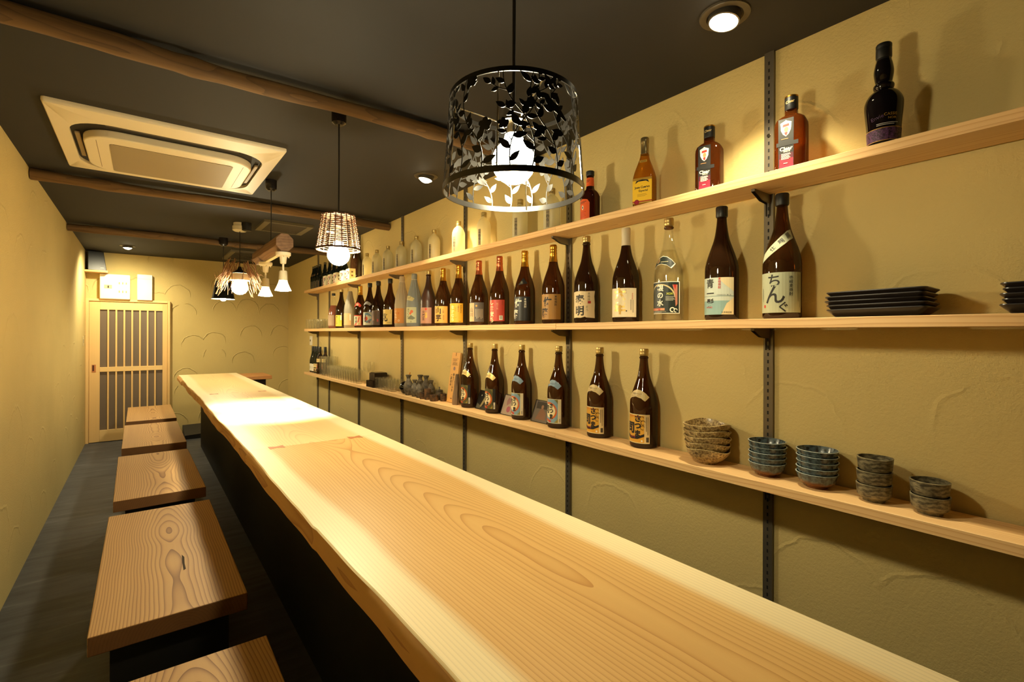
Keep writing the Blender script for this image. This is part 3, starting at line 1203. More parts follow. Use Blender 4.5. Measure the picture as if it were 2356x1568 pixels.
for nm, z in (('upper', ZUP), ('middle', ZMID), ('lower', ZLOW)):
    for i, y in enumerate(UY):
        if i == 5:
            continue
        o = D.objects.new('shelf_bracket', bme)
        o.location = (XR, y, z-.0305)
        link(o)
        tag(o, 'steel bracket under the %s shelf on the upright %s from the camera' % (nm, NTH[i]), 'shelf bracket', 'brackets under the %s shelf' % nm)
for nm, z, cuts in (('upper', ZUP, [-1.2, 1.735, 3.78, 6.30]), ('middle', ZMID, [-1.2, 1.73, 3.78, 6.29]), ('lower', ZLOW, [-1.2, 1.733, 3.80, 5.95, 6.295])):
    for k in range(len(cuts)-1):
        b = MB()
        y0, y1 = cuts[k]+.0006, cuts[k+1]-.0006
        b.box(0, XR-.0125-XSH, 0, y1-y0, -.030, 0)
        o = b.obj('shelf_board', m_shelf, None, (XSH, y0, z), ang=30, bevel=.0012)
        pos = ['nearest the camera', 'in the middle of its run', 'toward the far end', 'the short end piece'][k]
        tag(o, 'cedar board of the %s wall shelf, %s' % (nm, pos), 'shelf', 'boards of the %s shelf' % nm)

# ------------------------------------------------------------------ bottles
def place(name, lab, cat, x, y, z, group=None, rz=0.0):
    return thing(name, lab, cat, (x, y, z), rz, group)

HB = .392
RBT = .0575
ISSHO = [(.050, 0), (.0565, .004), (.0575, .010), (.0575, .100), (.0575, .180), (.0545, .205), (.0475, .232), (.0375, .262), (.0275, .292), (.0215, .322), (.0180, .350), (.0165, .372), (.0165, .392)]
ISSHO = [p for p in smoothprof(ISSHO[3:], 3)]
ISSHO = [(.048, 0), (.0550, .003), (.0575, .010)] + ISSHO
ISF = interp(ISSHO)
_bmesh = {}
def body_mesh(key, prof, mat, sq=None, n=40):
    k = (key, mat.name)
    if k not in _bmesh:
        b = MB()
        b.lathe(prof, n, sq=sq)
        _bmesh[k] = b.mesh('body', mat, 50)
    return _bmesh[k]

def cap(p, kind, zt=.392, r=.0168):
    b = MB()
    if kind in ('gold', 'copper'):
        m = m_gold if kind == 'gold' else m_copper
        b.lathe([(ISF(.318)+.0008, .318), (.0195, .340), (.0178, .358), (.0190, .360), (.0190, .366), (.0175, .370), (.0185, .374), (.0185, .380), (.0172, .385), (.0188, .390), (.0188, .402), (.0165, .407)], 28)
        b.obj('foil_cap', m, p)
    elif kind == 'black':
        b.lathe([(.0190, .376), (.0205, .380), (.0205, .412), (.0185, .415)], 28)
        b.obj('cap', m_blackcap, p)
    elif kind == 'white':
        b.lathe([(ISF(.335)+.001, .335), (.0192, .350), (.0185, .375), (.0195, .378), (.0195, .410), (.0180, .413)], 28)
        b.obj('cap', C((208, 196, 168), .45), p)
    else:
        b.lathe([(.0175, .385), (.0190, .388), (.0190, .397), (.0184, .399), (.0190, .401), (.0190, .412), (.0175, .4145)], 28)
        b.obj('cap', m_tin, p)
        b = MB()
        b.lathe([(.0170, .372), (.0190, .375), (.0190, .378), (.0170, .381)], 28, caps=(False, False))
        b.obj('lip', m_amber, p)

def issho(name, lab, x, y, z, mat, capk, group=None, rz=0.0, labels=()):
    t = place(name, lab, 'bottle', x, y, z, group, rz)
    o = D.objects.new('body', body_mesh('issho', ISSHO, mat))
    link(o, t)
    cap(t, capk)
    for L in labels:
        label(t, prof=ISF, **L)
    return t
def LB(paper, els, z0=.020, z1=.150, a0=-66, a1=88):
    return dict(z0=z0, z1=z1, a0=a0, a1=a1, paper=paper, els=els)
FAN = [(0, .30), (.12, .50), (.3, .82), (.5, .97), (.7, .90), (.88, .66), (1, .36), (.84, .02), (.7, .26), (.5, .38), (.3, .30), (.14, .06)]
def NECK(paper, els, z0, z1, a0, a1, pts=FAN):
    return dict(z0=z0, z1=z1, a0=a0, a1=a1, paper=(paper, pts), els=els, sy=.008, name='neck_label')

# --- lower shelf: six big amber bottles with hiragana labels
XB = 1.700
YEL, OLV, SKY = C((214, 158, 52), .5), C((84, 80, 44), .5), C((126, 158, 176), .5)
CRM = C((224, 206, 160), .5)
ORG = C((206, 96, 44), .5)
PINKR = C((150, 44, 60), .5)
def satsuma(kind):
    if kind == 'gold':
        els = [('r', .01, .015, .99, .985, C((222, 196, 140), .5)), ('r', .04, .03, .82, .97, YEL), ('l', .86, .25, .97, .92, 2, C((120, 100, 70), .6), True), ('r', .88, .05, .97, .22, C((70, 60, 46), .6)),
               ('h', '鹿児島本格焼酎', .44, .925, .0085, ORG), ('v', 'さつま', .60, .60, .030, INK, .055), ('v', '司', .30, .52, .050, INK, .045),
               ('p', [(.06, .34), (.30, .23), (.62, .25), (.82, .34), (.82, .25), (.6, .15), (.3, .13), (.06, .22)], INK), ('h', '薩摩芋', .40, .20, .010, PINKR, .02),
               ('o', .74, .86, .010, .008, 20, 300, INK), ('o', .78, .72, .010, .008, 20, 300, INK), ('o', .76, .55, .009, .0072, 20, 300, INK), ('e', .74, .09, .004, WHT)]
        return LB(CRM, els, .022, .142, -62, 62)
    bg = OLV if kind == 'olive' else SKY
    border = INK if kind == 'olive' else C((226, 214, 176), .5)
    els = [('r', .02, .02, .86, .98, bg), ('o', .46, .50, .044, .036, -80, 120, ORG), ('o', .46, .50, .0365, .0345, -80, 120, YEL), ('e', .46, .50, .0345, C((236, 220, 176), .5)),
           ('r', .02, .80, .26, .98, C((226, 150, 40), .5) if kind == 'sky' else C((110, 90, 80), .5)), ('v', 'さつま', .56, .50, .026, INK, .055), ('v', '司', .27, .56, .044, INK, .04),
           ('p', [(.02, .04), (.02, .15), (.3, .17), (.56, .10), (.52, .03), (.3, .06)], RED), ('h', '阿久根', .30, .095, .010, YEL, .01),
           ('p', [(.70, .98), (.86, .98), (.86, .80), (.80, .90)], C((120, 110, 50), .5)), ('p', [(.70, .04), (.86, .04), (.86, .22), (.8, .12)], C((150, 136, 60), .5)),
           ('r', .90, .02, .98, .34, C((214, 206, 184), .5)), ('l', .91, .04, .97, .2, 4, INK, True)]
    return LB(border, els, .026, .148, -60, 60)
def satneck(kind):
    bg = {'gold': C((214, 190, 130), .45), 'olive': C((232, 206, 128), .35, .2), 'sky': C((120, 146, 164), .45)}[kind]
    el = [('h', '芋焼酎仕込み', .5, .62, .0085, C((110, 70, 40), .5), .01), ('l', .25, .38, .75, .50, 2, C((150, 110, 60), .5), False)]
    if kind == 'sky':
        el = [('e', .30, .62, .007, YEL), ('l', .42, .50, .8, .66, 2, C((60, 80, 100), .5), False)]
    return NECK(bg, el, .196, .246, -62, 62)
SN = {'olive': 'olive-green label', 'sky': 'sky-blue label', 'gold': 'golden-yellow label'}
for i, (y, kind, ex) in enumerate(((2.668, 'olive', 'beside the driftwood'), (2.391, 'olive', 'right of the dark disc case'), (2.128, 'sky', 'right of the pink disc case'),
                                   (1.824, 'sky', 'at the second upright'), (1.545, 'gold', 'left of the last amber one'), (1.294, 'gold', 'nearest the tan bowls'))):
    issho('shochu_bottle', 'big amber bottle with %s on the lower shelf, %s' % (SN[kind], ex), XB, y, ZLOW, m_amber, 'tin', 'big amber bottles on the lower shelf', 0, [satsuma(kind), satneck(kind)])

# --- middle shelf, from the camera toward the far end
XM = 1.685
SAGE = C((172, 176, 148), .6)
def mid(lab, y, mat, capk, labels, rz=0.0, name='shochu_bottle', x=XM):
    return issho(name, lab, x, y, ZMID, mat, capk, 'big bottles on the middle shelf', rz, labels)
band = [(0, .00), (.10, .06), (.3, .23), (.55, .45), (.80, .64), (1.0, .72), (1.0, 1.0), (.78, .95), (.52, .78), (.28, .56), (.08, .36), (0, .28)]
mid('amber bottle with sage-green brush-lettered label, right-hand end of the middle shelf bottles', .729, m_amber, 'black', [
    LB(SAGE, [('v', 'ち', .44, .80, .047, INK, .016), ('v', 'ん', .46, .45, .066, INK, .014), ('v', 'ぐ', .62, .14, .036, INK, .016), ('v', '壱岐麦焼酎', .76, .66, .0125, INK, .01),
              ('r', .21, .13, .26, .20, RED), ('l', .15, .25, .19, .62, 2, C((90, 90, 76), .6), True), ('l', .90, .06, .98, .94, 2, C((140, 142, 120), .6), True)], .020, .150, -70, 88),
    dict(z0=.186, z1=.292, a0=-50, a1=78, paper=(SAGE, band), els=[('h', '仕', .30, .41, .017, INK, .012, .9), ('h', '麹', .54, .62, .020, INK, .012, .75), ('h', '黒', .80, .80, .021, INK, .012, .55)], sy=.008, name='neck_label')])
SEA, SKYP, SAND = C((138, 172, 172), .5), C((196, 206, 196), .5), C((222, 206, 164), .5)
mid('dark brown bottle with a pale seascape label and black cap on the middle shelf', .939, m_brown, 'black', [
    LB(SKYP, [('r', 0, 0, 1, .50, SEA), ('p', [(.62, 1), (1, 1), (1, .62), (.78, .80)], SAND), ('p', [(.70, 0), (1, 0), (1, .46), (.82, .3)], SAND), ('r', 0, .495, 1, .505, C((90, 130, 130), .5)),
              ('v', '青一髪', .42, .58, .034, INK, .02), ('v', '本格焼酎', .66, .85, .010, RED, .015), ('h', 'かのかおりの一番一滴', .76, .53, .0048, INK), ('h', '長崎島原', .40, .20, .007, C((200, 80, 80), .5)),
              ('h', '久保酒造場', .82, .06, .007, INK), ('r', .05, .2, .10, .32, RED)], .020, .152, -74, 72)])
DGR = C((34, 42, 36), .45)
def clearbottle():
    t = place('shochu_bottle', 'clear glass bottle with a black and white label on the middle shelf', 'bottle', XM, 1.163, ZMID, 'big bottles on the middle shelf')
    b = MB()
    inner = [(max(r-.003, .0005), z if i > 2 else .006 + i*.001) for i, (r, z) in enumerate(ISSHO)]
    b.lathe(ISSHO + list(reversed(inner)), 40, caps=(True, True))
    b.obj('body', m_clear, t, ang=60)
    cap(t, 'tin')
    L = LB(WHT, [('r', .025, .02, .975, .98, DGR), ('o', .50, .44, .062, .0565, 8, 172, C((196, 178, 130), .5)), ('p', [(.80, .90), (.93, .90), (.93, .30), (.88, .22), (.86, .60)], C((186, 120, 96), .5)),
                 ('p', [(.07, .90), (.2, .90), (.14, .6), (.12, .22), (.07, .30)], C((186, 120, 96), .5)), ('p', [(.82, .90), (.90, .90), (.87, .74)], RED), ('v', '銀の水', .50, .57, .028, WHT, .03),
                 ('h', 'XOX', .735, .62, .011, C((196, 200, 70), .5), .03), ('l', .64, .40, .88, .55, 5, C((176, 176, 160), .5), False), ('r', .10, .10, .62, .175, C((206, 150, 110), .5)), ('h', '本格焼酎', .38, .137, .011, RED, .03),
                 ('l', .10, .035, .70, .085, 2, C((170, 170, 150), .5), False), ('o', .80, .12, .010, .006, 0, 290, WHT), ('o', .88, .10, .008, .005, 0, 290, WHT)], .030, .156, -78, 80)
    label(t, prof=ISF, **L)
    N2 = NECK(WHT, [], .206, .262, -66, 66)
    N2['els'] = [('p', [(x*.93+.035, .04+y*.88+.03) for x, y in FAN], DGR), ('e', .32, .62, .008, C((150, 120, 84), .4, .5)), ('o', .32, .62, .0098, .0085, 0, 360, C((200, 180, 130), .4, .5)), ('l', .46, .48, .84, .60, 1, C((176, 168, 130), .5), False)]
    label(t, prof=ISF, **N2)
    b = MB()
    b.lathe([(.051, .0065), (.0540, .011), (.0543, .18), (ISF(.205)-.0035, .205), (ISF(.25)-.0035, .25), (ISF(.285)-.0035, .285)], 36)
    b.obj('liquor', thin('clear_liquor', (.97, .95, .86), dark=.8, gloss=.1), t, ang=60)
clearbottle()
mid('dark bottle with white label and large gold characters on the middle shelf', 1.38, m_brown, 'white', [
    LB(C((226, 212, 178), .5), [('v', '六年', .50, .56, .056, C((226, 190, 110), .3, .5), .045), ('v', '天山', .68, .88, .009, C((150, 130, 90), .5)), ('v', '本格焼酎', .87, .72, .007, RED), ('l', .80, .12, .92, .60, 2, C((150, 140, 120), .6), True), ('e', .70, .21, .003, INK)], .022, .146, -66, 88)])
TORN = [(0, .03), (.1, .00), (.2, .02), (.4, .03), (.55, .02), (.68, .06), (.72, .03), (.85, .02), (1, .01), (.99, .3), (1, .5), (.98, .8), (1, 1), (.7, .98), (.5, 1), (.2, .97), (0, 1)]
MR = LB((C((228, 206, 164), .6), TORN), [('v', '泰明', .50, .48, .050, INK, .03), ('v', '本格焼酎', .80, .74, .013, C((70, 60, 50), .6)), ('r', .77, .54, .86, .63, RED), ('v', 'まろ', .74, .36, .014, C((120, 110, 84), .6))], .022, .150, -66, 86)
mid('amber bottle with torn cream label and bold black characters on the middle shelf', 1.617, m_brown, 'tin', [MR])
MUST = C((170, 124, 56), .5)
mid('amber bottle with mustard label, gold foil neck, first left of the shelf joint', 1.851, m_amber, 'gold', [
    LB(MUST, [('v', '佐', .52, .70, .050, INK, .03), ('v', '藤', .40, .26, .050, INK, .03), ('v', '本格焼酎', .82, .74, .013, INK, .01)], .022, .150, -66, 88)])
BLK = C((26, 26, 26), .45)
mid('amber bottle with black label and white brush characters, gold foil neck', 2.085, m_amber, 'gold', [
    LB(BLK, [('v', '佐', .50, .74, .050, WHT, .03), ('v', '藤', .36, .28, .050, WHT, .03), ('v', '本格焼酎', .80, .74, .013, WHT, .01)], .020, .150, -66, 84),
    dict(z0=.205, z1=.255, a0=10, a1=70, paper=(BLK, [(0, .2), (.5, 1), (1, .35)]), els=[('h', '黒', .35, .45, .014, C((150, 140, 110), .5))], sy=.008, name='neck_label')])
mid('amber bottle with red label, white characters and copper foil neck', 2.322, m_amber, 'copper', [
    LB(C((196, 66, 48), .5), [('v', 'しま安納', .44, .48, .032, C((240, 220, 180), .5), .04), ('v', '種子島', .70, .70, .013, C((226, 150, 110), .5)), ('l', .88, .70, .95, .96, 2, C((150, 60, 44), .5), True), ('r', .78, .05, .92, .26, WHT), ('l', .80, .07, .90, .24, 5, INK, True)], .022, .146, -60, 84)])
mid('amber bottle with half pink, half grey label and copper foil neck', 2.543, m_amber, 'copper', [
    LB(C((96, 90, 84), .5), [('r', 0, .02, .58, .97, C((214, 178, 136), .5)), ('v', '山川', .42, .50, .030, INK, .01), ('e', .68, .82, .006, YEL), ('l', .62, .12, .97, .66, 6, C((184, 174, 150), .5), True)], .022, .142, -60, 88)])
mid('amber bottle with bright yellow label and gold foil neck at the third upright', 2.788, m_amber, 'gold', [
    LB(C((236, 178, 48), .5), [('v', 'なかむら', .50, .48, .026, C((250, 236, 190), .5), .03), ('v', '本格麦焼酎', .90, .70, .011, INK), ('v', '全麹仕込', .78, .72, .010, INK), ('v', '限定品', .66, .68, .008, C((120, 80, 20), .5)), ('h', 'むぎ', .66, .26, .008, RED), ('l', .8, .03, .95, .08, 2, INK, False)], .022, .148, -56, 88)])
mid('amber bottle with orange-tan label, black brush strokes and gold foil neck', 2.998, m_amber, 'gold', [
    LB(C((224, 160, 72), .5), [('v', '山芋', .52, .52, .048, INK, .035), ('v', '入魂', .78, .70, .012, INK), ('v', '焼酎亭', .80, .32, .011, C((110, 70, 30), .5))], .022, .138, -50, 92)])
mid('satin brown bottle with dusty pink label and small cork-coloured cap', 3.217, m_satin, 'tin', [
    LB(C((166, 120, 96), .5), [('v', '大魔王', .54, .50, .024, INK, .02), ('v', '宝香', .70, .52, .020, GLD, .03), ('e', .70, .90, .008, RED)], .022, .138, -50, 84)])

def wrapped(lab, y, mat, paper, els, topm, blue):
    t = place('wrapped_bottle', lab, 'bottle', XM, y, ZMID, 'big bottles on the middle shelf')
    b = MB()
    n = 48
    vs_, fs = [], []
    pr = [(.052, 0), (.0585, .008), (.059, .10), (.0585, .18), (.051, .23), (.040, .275), (.030, .315), (.024, .345), (.021, .365), (.018, .375)]
    for i, (r, z) in enumerate(pr):
        pl = .0 if z < .17 else .10*min(1, (z-.17)/.08)
        for k in range(n):
            a = 2*PI*k/n
            rr = r*(1 + pl*(.5*math.sin(a*12+i*.15) + .4*math.sin(a*19)))
            vs_.append((rr*math.cos(a), rr*math.sin(a), z))
    for i in range(len(pr)-1):
        for k in range(n):
            k2 = (k+1) % n
            fs.append((i*n+k, i*n+k2, (i+1)*n+k2, (i+1)*n+k))
    fs += [tuple(range(n-1, -1, -1)), tuple((len(pr)-1)*n+k for k in range(n))]
    b.add(vs_, fs)
    b.obj('paper_wrap', mat, t, ang=60)
    if topm:
        b = MB()
        b.lathe([(.019, .368), (.0215, .374), (.0225, .392), (.0215, .408), (.017, .413)], 24)
        b.obj('wrapped_cap', topm, t)
        b = MB()
        b.tube([(.0195*math.cos(2*PI*k/24), .0195*math.sin(2*PI*k/24), .366) for k in range(24)], .0022, 6, closed=True)
        b.obj('string', WHT, t)
    wf = interp([(r+.0012, z) for r, z in pr])
    label(t, .030, .150, -52, 80, paper, els, prof=wf)
    return t, wf
t, wf = wrapped('bottle wrapped in blue-grey paper with green-white label', 3.454, m_wrapblue, C((196, 198, 164), .6),
        [('v', 'さくら', .50, .60, .026, C((90, 96, 90), .6), .02), ('e', .74, .72, .012, C((214, 110, 74), .5)), ('e', .66, .60, .009, C((214, 110, 74), .5)), ('p', [(.45, .25), (.7, .5), (.95, .3), (.8, .2)], C((120, 126, 112), .6)), ('h', 'a', .70, .08, .022, INK)], m_wrapblue, True)
label(t, .196, .240, -30, 66, (C((200, 190, 140), .6), [(0, .3), (.1, 1), (.6, .95), (1, .5), (.85, 0), (.4, .2)]), [('l', .3, .5, .7, .7, 2, C((120, 116, 84), .6), False)], prof=wf, sy=.01, name='neck_label')
wrapped('bottle wrapped in tan paper with orange label', 3.676, m_wrap, C((206, 140, 70), .6),
        [('v', 'いも麹', .46, .58, .026, C((240, 220, 180), .5), .02), ('v', '芋', .68, .66, .02, C((190, 80, 40), .5)), ('o', .70, .18, .008, .005, 0, 360, WHT)], m_wrap, False)
mid('dark bottle with pale yellow label and black brush character, black capsule', 3.912, m_amber, 'black', [
    LB(C((232, 206, 124), .5), [('v', '兆', .46, .46, .070, INK, .035), ('v', '本格焼酎', .90, .84, .008, C((120, 100, 60), .5)), ('h', '宮崎県', .78, .12, .012, C((150, 130, 80), .5))], .024, .150, -50, 82)])
mid('dark bottle with a smoky clear label and red seal, black capsule', 4.171, m_brown, 'black', [
    LB(C((84, 64, 54), .5), [('r', .01, .01, .99, .02, C((160, 140, 120), .5)), ('r', .01, .98, .99, .99, C((160, 140, 120), .5)), ('r', .98, 0, .99, 1, C((160, 140, 120), .5)), ('r', .80, .22, .90, .40, C((176, 50, 44), .5)), ('p', [(.40, .3), (.5, .86), (.56, .5), (.6, .3)], C((140, 100, 74), .5))], .024, .150, -46, 80)])
mid('dark bottle with a blue and cream picture label, black capsule', 4.376, m_brown, 'black', [
    LB(C((196, 200, 186), .5), [('o', .66, .56, .046, .026, -100, 130, C((92, 132, 164), .5)), ('e', .58, .50, .020, C((206, 72, 44), .5)), ('p', [(.46, .24), (.50, .80), (.58, .82), (.62, .24)], INK), ('e', .84, .26, .012, C((120, 90, 110), .5)), ('r', 0, .93, 1, .95, INK)], .024, .142, -46, 84),
    NECK(C((150, 150, 150), .5), [('l', .3, .45, .8, .7, 2, C((70, 70, 74), .5), False)], .200, .244, -20, 84)])
mid('amber bottle with red and white label and orange-gold foil neck', 4.618, m_amber, 'gold', [
    LB(C((206, 74, 48), .5), [('r', .05, .04, .95, .90, C((232, 220, 186), .5)), ('v', '赤芋', .56, .52, .034, INK, .03), ('p', [(.70, .30), (.80, .85), (.88, .8), (.78, .3)], C((206, 74, 48), .5)), ('p', [(.30, .06), (.62, .06), (.66, .3), (.45, .2)], C((206, 74, 48), .5)), ('r', .74, .08, .90, .24, C((210, 200, 150), .5))], .022, .122, -46, 78),
    NECK(C((190, 60, 40), .5), [('o', .55, .55, .010, .006, 0, 360, C((226, 206, 160), .5))], .196, .246, -20, 80)])
wrapped('bottle wrapped in grey pleated paper with plain beige label', 4.913, C((150, 142, 122), .6), C((206, 176, 128), .6), [('r', .9, .4, .98, .9, WHT)], None, False)
mid('black bottle with yellow-green label on the middle shelf', 5.183, m_brown, 'tin', [
    LB(C((226, 196, 50), .5), [('r', .60, .08, .96, .98, C((170, 186, 60), .5)), ('v', '金くじら', .52, .55, .022, INK, .03), ('r', .88, .55, .99, .98, WHT)], .022, .138, -44, 76)])
def plumbottle():
    t = place('plum_liquor_bottle', 'rosy plum liquor bottle with clear neck and dark cap, far end of the middle shelf', 'bottle', XM, 5.447, ZMID, 'big bottles on the middle shelf')
    pr = smoothprof([(.052, .004), (.056, .02), (.056, .15), (.050, .20), (.034, .25), (.022, .30), (.0175, .34), (.0165, .372)], 3)
    pr = [(.049, 0)] + pr
    b = MB(); b.lathe(pr, 32); b.obj('body', m_clear, t, ang=60)
    b = MB(); b.lathe([(r-.003, z+.004) for r, z in pr if z < .262], 32); b.obj('liquor', m_plum, t, ang=60)
    b = MB(); b.lathe([(.0185, .362), (.0195, .366), (.0195, .385), (.017, .388)], 24); b.obj('cap', m_blackcap, t)
    label(t, .028, .146, -70, 80, C((190, 160, 130), .55), [('r', .02, .03, .98, .06, C((150, 116, 90), .5))], prof=interp(pr))
plumbottle()

# --- upper shelf
XU = 1.680
ZU = ZUP
FR = [(.036, 0), (.0435, .006), (.0435, .13), (.042, .150), (.036, .168), (.027, .182), (.018, .190), (.0155, .197), (.0155, .212)]
FR = [(.036, 0), (.0435, .006)] + smoothprof(FR[2:], 3)
FRF = interp(FR)
def frosted():
    t = place('frosted_bottle', 'frosted', 'bottle', XU, 0, ZU, 'frosted bottles on the upper shelf')
    b = MB(); b.lathe(FR, 36); b.obj('body', m_frost, t, ang=60)
    b = MB(); b.lathe([(.0168, .198), (.0172, .201), (.0172, .209), (.0166, .210), (.0172, .212), (.0172, .226), (.0155, .228)], 24); b.obj('cap', m_tin, t)
    label(t, .020, .118, -12, 12, C((130, 116, 88), .6), [('v', '一わら', .5, .60, .0185, INK, .03), ('l', .3, .06, .7, .22, 2, C((70, 60, 46), .6), True)], prof=FRF)
    return t
FT = ['first of the frosted row, beside the wicker lamp', 'second of the frosted row from the wicker lamp', 'third of the frosted row from the wicker lamp', 'fourth of the frosted row, by an upright', 'fifth of the frosted row from the wicker lamp', 'sixth of the frosted row from the wicker lamp',
      'just left of the third upright', 'just right of the third upright', 'seen through the rim of the black leaf lampshade', 'last of the row beside the orange-labelled bottle']
f0 = None
for y, tx in zip([4.439, 4.2, 3.953, 3.685, 3.411, 3.125, 2.785, 2.484, 2.122, 1.858], FT):
    if f0 is None:
        f0 = frosted()
        t = f0
    else:
        t = dup(f0)
    t.location = (XU, y, ZU)
    t.rotation_euler = (0, 0, R(18))
    t['label'] = 'frosted white bottle with brass cap, ' + tx
# orange-labelled whisky
def orange():
    t = place('whisky_bottle', 'dark whisky bottle with orange label and orange neck band, beside the black leaf lampshade', 'bottle', XU, 1.59, ZU)
    pr = [(.038, 0), (.0455, .006)] + smoothprof([(.0455, .012), (.0455, .11), (.044, .128), (.034, .146), (.022, .158), (.0185, .170), (.0175, .190), (.0165, .225)], 3)
    b = MB(); b.lathe(pr, 36); b.obj('body', m_whisky2, t, ang=60)
    b = MB(); b.lathe([(.0185, .222), (.0195, .224), (.0195, .243), (.0175, .245)], 24); b.obj('cap', m_blackcap, t)
    f = interp(pr)
    OR = C((224, 92, 32), .5)
    label(t, .012, .108, -50, 40, (OR, [(0, 0), (1, 0), (1, .8), (.85, .95), (.5, 1), (.15, .95), (0, .8)]), [('l', .15, .78, .85, .90, 2, INK, False), ('e', .5, .58, .006, WHT, .011), ('e', .5, .58, .003, INK, .006), ('l', .2, .1, .8, .4, 5, C((190, 60, 20), .5), False)], prof=f)
    label(t, .172, .212, -178, 178, OR, [('l', .44, .45, .62, .8, 2, INK, False)], prof=f, name='neck_label', sy=.01)
orange()
def tequila():
    t = place('tequila_bottle', 'golden tequila bottle with yellow label on the upper shelf', 'bottle', XU, 1.278, ZU, None, R(20))
    pr = [(.90, 0), (.99, .006), (1.0, .012), (1.0, .120), (.97, .138), (.85, .160), (.66, .185), (.46, .210), (.38, .225), (.36, .235)]
    b = MB(); b.lathe(pr, 40, sq=(.034, .045, 5)); b.obj('body', m_tequila, t, ang=60)
    b = MB(); b.lathe([(.0165, .233), (.0170, .236), (.0165, .238), (.0160, .280), (.0172, .282), (.0172, .300), (.0155, .303)], 24); b.obj('cap', C((150, 134, 96), .3, .8), t)
    Y2 = C((244, 200, 40), .5)
    label(t, .022, .128, -.0405, .0405, Y2, [('r', 0, .90, 1, 1, GLD), ('r', 0, .06, 1, .10, RED), ('r', 0, 0, 1, .06, GLD), ('p', [(.14, .78), (.3, .86), (.7, .86), (.86, .78), (.8, .89), (.5, .93), (.2, .89)], INK),
          ('h', 'Jose Cuervo', .5, .62, .0125, INK, .03), ('h', 'Especial', .56, .48, .012, INK, .02), ('l', .25, .26, .8, .38, 3, C((190, 140, 30), .5), False), ('e', .22, .06, .0105, C((140, 20, 40), .4)), ('e', .22, .06, .007, C((170, 30, 50), .4))], flat=.0340)
    label(t, .196, .206, -.016, .016, GLD, [('h', 'GOLD', .5, .5, .007, INK)], flat=.0190, name='neck_label')
tequila()
def nikka(y, rz, lab):
    t = place('whisky_bottle', lab, 'bottle', XU-.005, y, ZU, 'amber whisky bottles with black labels', rz)
    pr = [(.93, 0), (1.0, .005), (1.0, .150), (.98, .163), (.88, .174), (.66, .183), (.48, .188), (.40, .190), (.38, .215)]
    SQ = (.033, .046, 5)
    b = MB(); b.lathe(pr, 44, sq=SQ); b.obj('body', m_whisky, t, ang=60)
    b = MB(); b.lathe([(r*.93, z+.004) for r, z in pr if z < .112], 44, sq=SQ); b.obj('liquor', m_whisky2, t, ang=60)
    b = MB(); b.lathe([(.0185, .206), (.0195, .209), (.0195, .248), (.0180, .251)], 28); cp = b.obj('cap', m_blackcap, t)
    b = MB(); b.lathe([(.0197, .246), (.0197, .2505), (.017, .252)], 28); b.obj('cap_band', m_gold, cp)
    label(t, .210, .246, -60, 60, None, [('h', 'Clear', .5, .55, .012, C((214, 190, 130), .4), .02, .12)], prof=lambda z: .0196, name='cap_lettering')
    MG = C((120, 26, 50), .45)
    label(t, .004, .172, -.030, .014, BLK, [('r', .06, .01, .98, .12, C((150, 30, 58), .45)), ('r', .06, .12, .98, .24, MG), ('r', .06, .24, .98, .34, C((70, 18, 34), .45)), ('p', [(.14, .92), (.40, .95), (.5, .97), (.6, .95), (.86, .92), (.82, .78), (.68, .70), (.5, .66), (.32, .70), (.18, .78)], WHT),
          ('p', [(.30, .89), (.70, .90), (.72, .85), (.28, .84)], RED), ('e', .52, .79, .0062, C((196, 130, 84), .5), .0085), ('p', [(.38, .74), (.62, .74), (.56, .68), (.46, .68)], RED), ('l', .2, .60, .8, .635, 1, C((150, 110, 70), .5), False),
          ('r', -.12, .48, 1.30, .555, BLK), ('h', 'Clear', .52, .425, .0165, WHT, .02), ('h', 'Blend', .56, .375, .0085, WHT), ('l', .2, .22, .85, .34, 6, WHT, False), ('l', .35, .13, .7, .17, 1, C((220, 150, 160), .5), False)], flat=.0330)
nikka(.983, R(14), 'amber whisky bottle with black label, left of the nearest upright')
nikka(.697, R(10), 'amber whisky bottle with black label, right of the nearest upright')
def purple():
    t = place('liqueur_bottle', 'dark purple liqueur bottle with a bulged neck, right-hand end of the upper shelf', 'bottle', XU, .452, ZU)
    pr = [(.032, 0), (.036, .004)] + smoothprof([(.0375, .010), (.041, .07), (.0455, .125), (.044, .145), (.036, .162), (.026, .172), (.0205, .176)], 3) + smoothprof([(.0225, .178), (.0245, .183), (.0245, .189), (.021, .194), (.0195, .197), (.0225, .215), (.0235, .230), (.0205, .250), (.0175, .262), (.0165, .275)], 3)
    b = MB(); b.lathe(pr, 40); b.obj('body', m_purple, t, ang=60)
    b = MB(); b.lathe([(.0180, .266), (.0190, .269), (.0190, .292), (.0183, .294), (.0190, .296), (.0190, .304), (.0172, .307)], 28); b.obj('cap', m_blackcap, t)
    b = MB(); b.lathe([(.0172, .256), (.0182, .258), (.0176, .267), (.0168, .267)], 28, caps=(False, False)); b.obj('neck_gap', m_clear, t)
    f = interp(pr)
    FLW = speckle('lavender_print', (84, 54, 92), (22, 13, 28), 200, .4)
    label(t, .022, .058, -80, 100, FLW, [('r', 0, .96, 1, 1, GLD), ('r', 0, 0, 1, .04, GLD)], prof=f, sy=.01, name='flower_band')
    label(t, .062, .120, -50, 90, None, [('h', 'CASSIS', .62, .52, .0105, GLD, .0), ('h', 'NOIR', .66, .34, .0085, GLD), ('h', 'Envie', .32, .44, .015, C((70, 46, 84), .4), .0, .2), ('l', .3, .02, .85, .16, 2, C((170, 170, 170), .5), False)], prof=f, sy=.012, name='lettering')
purple()
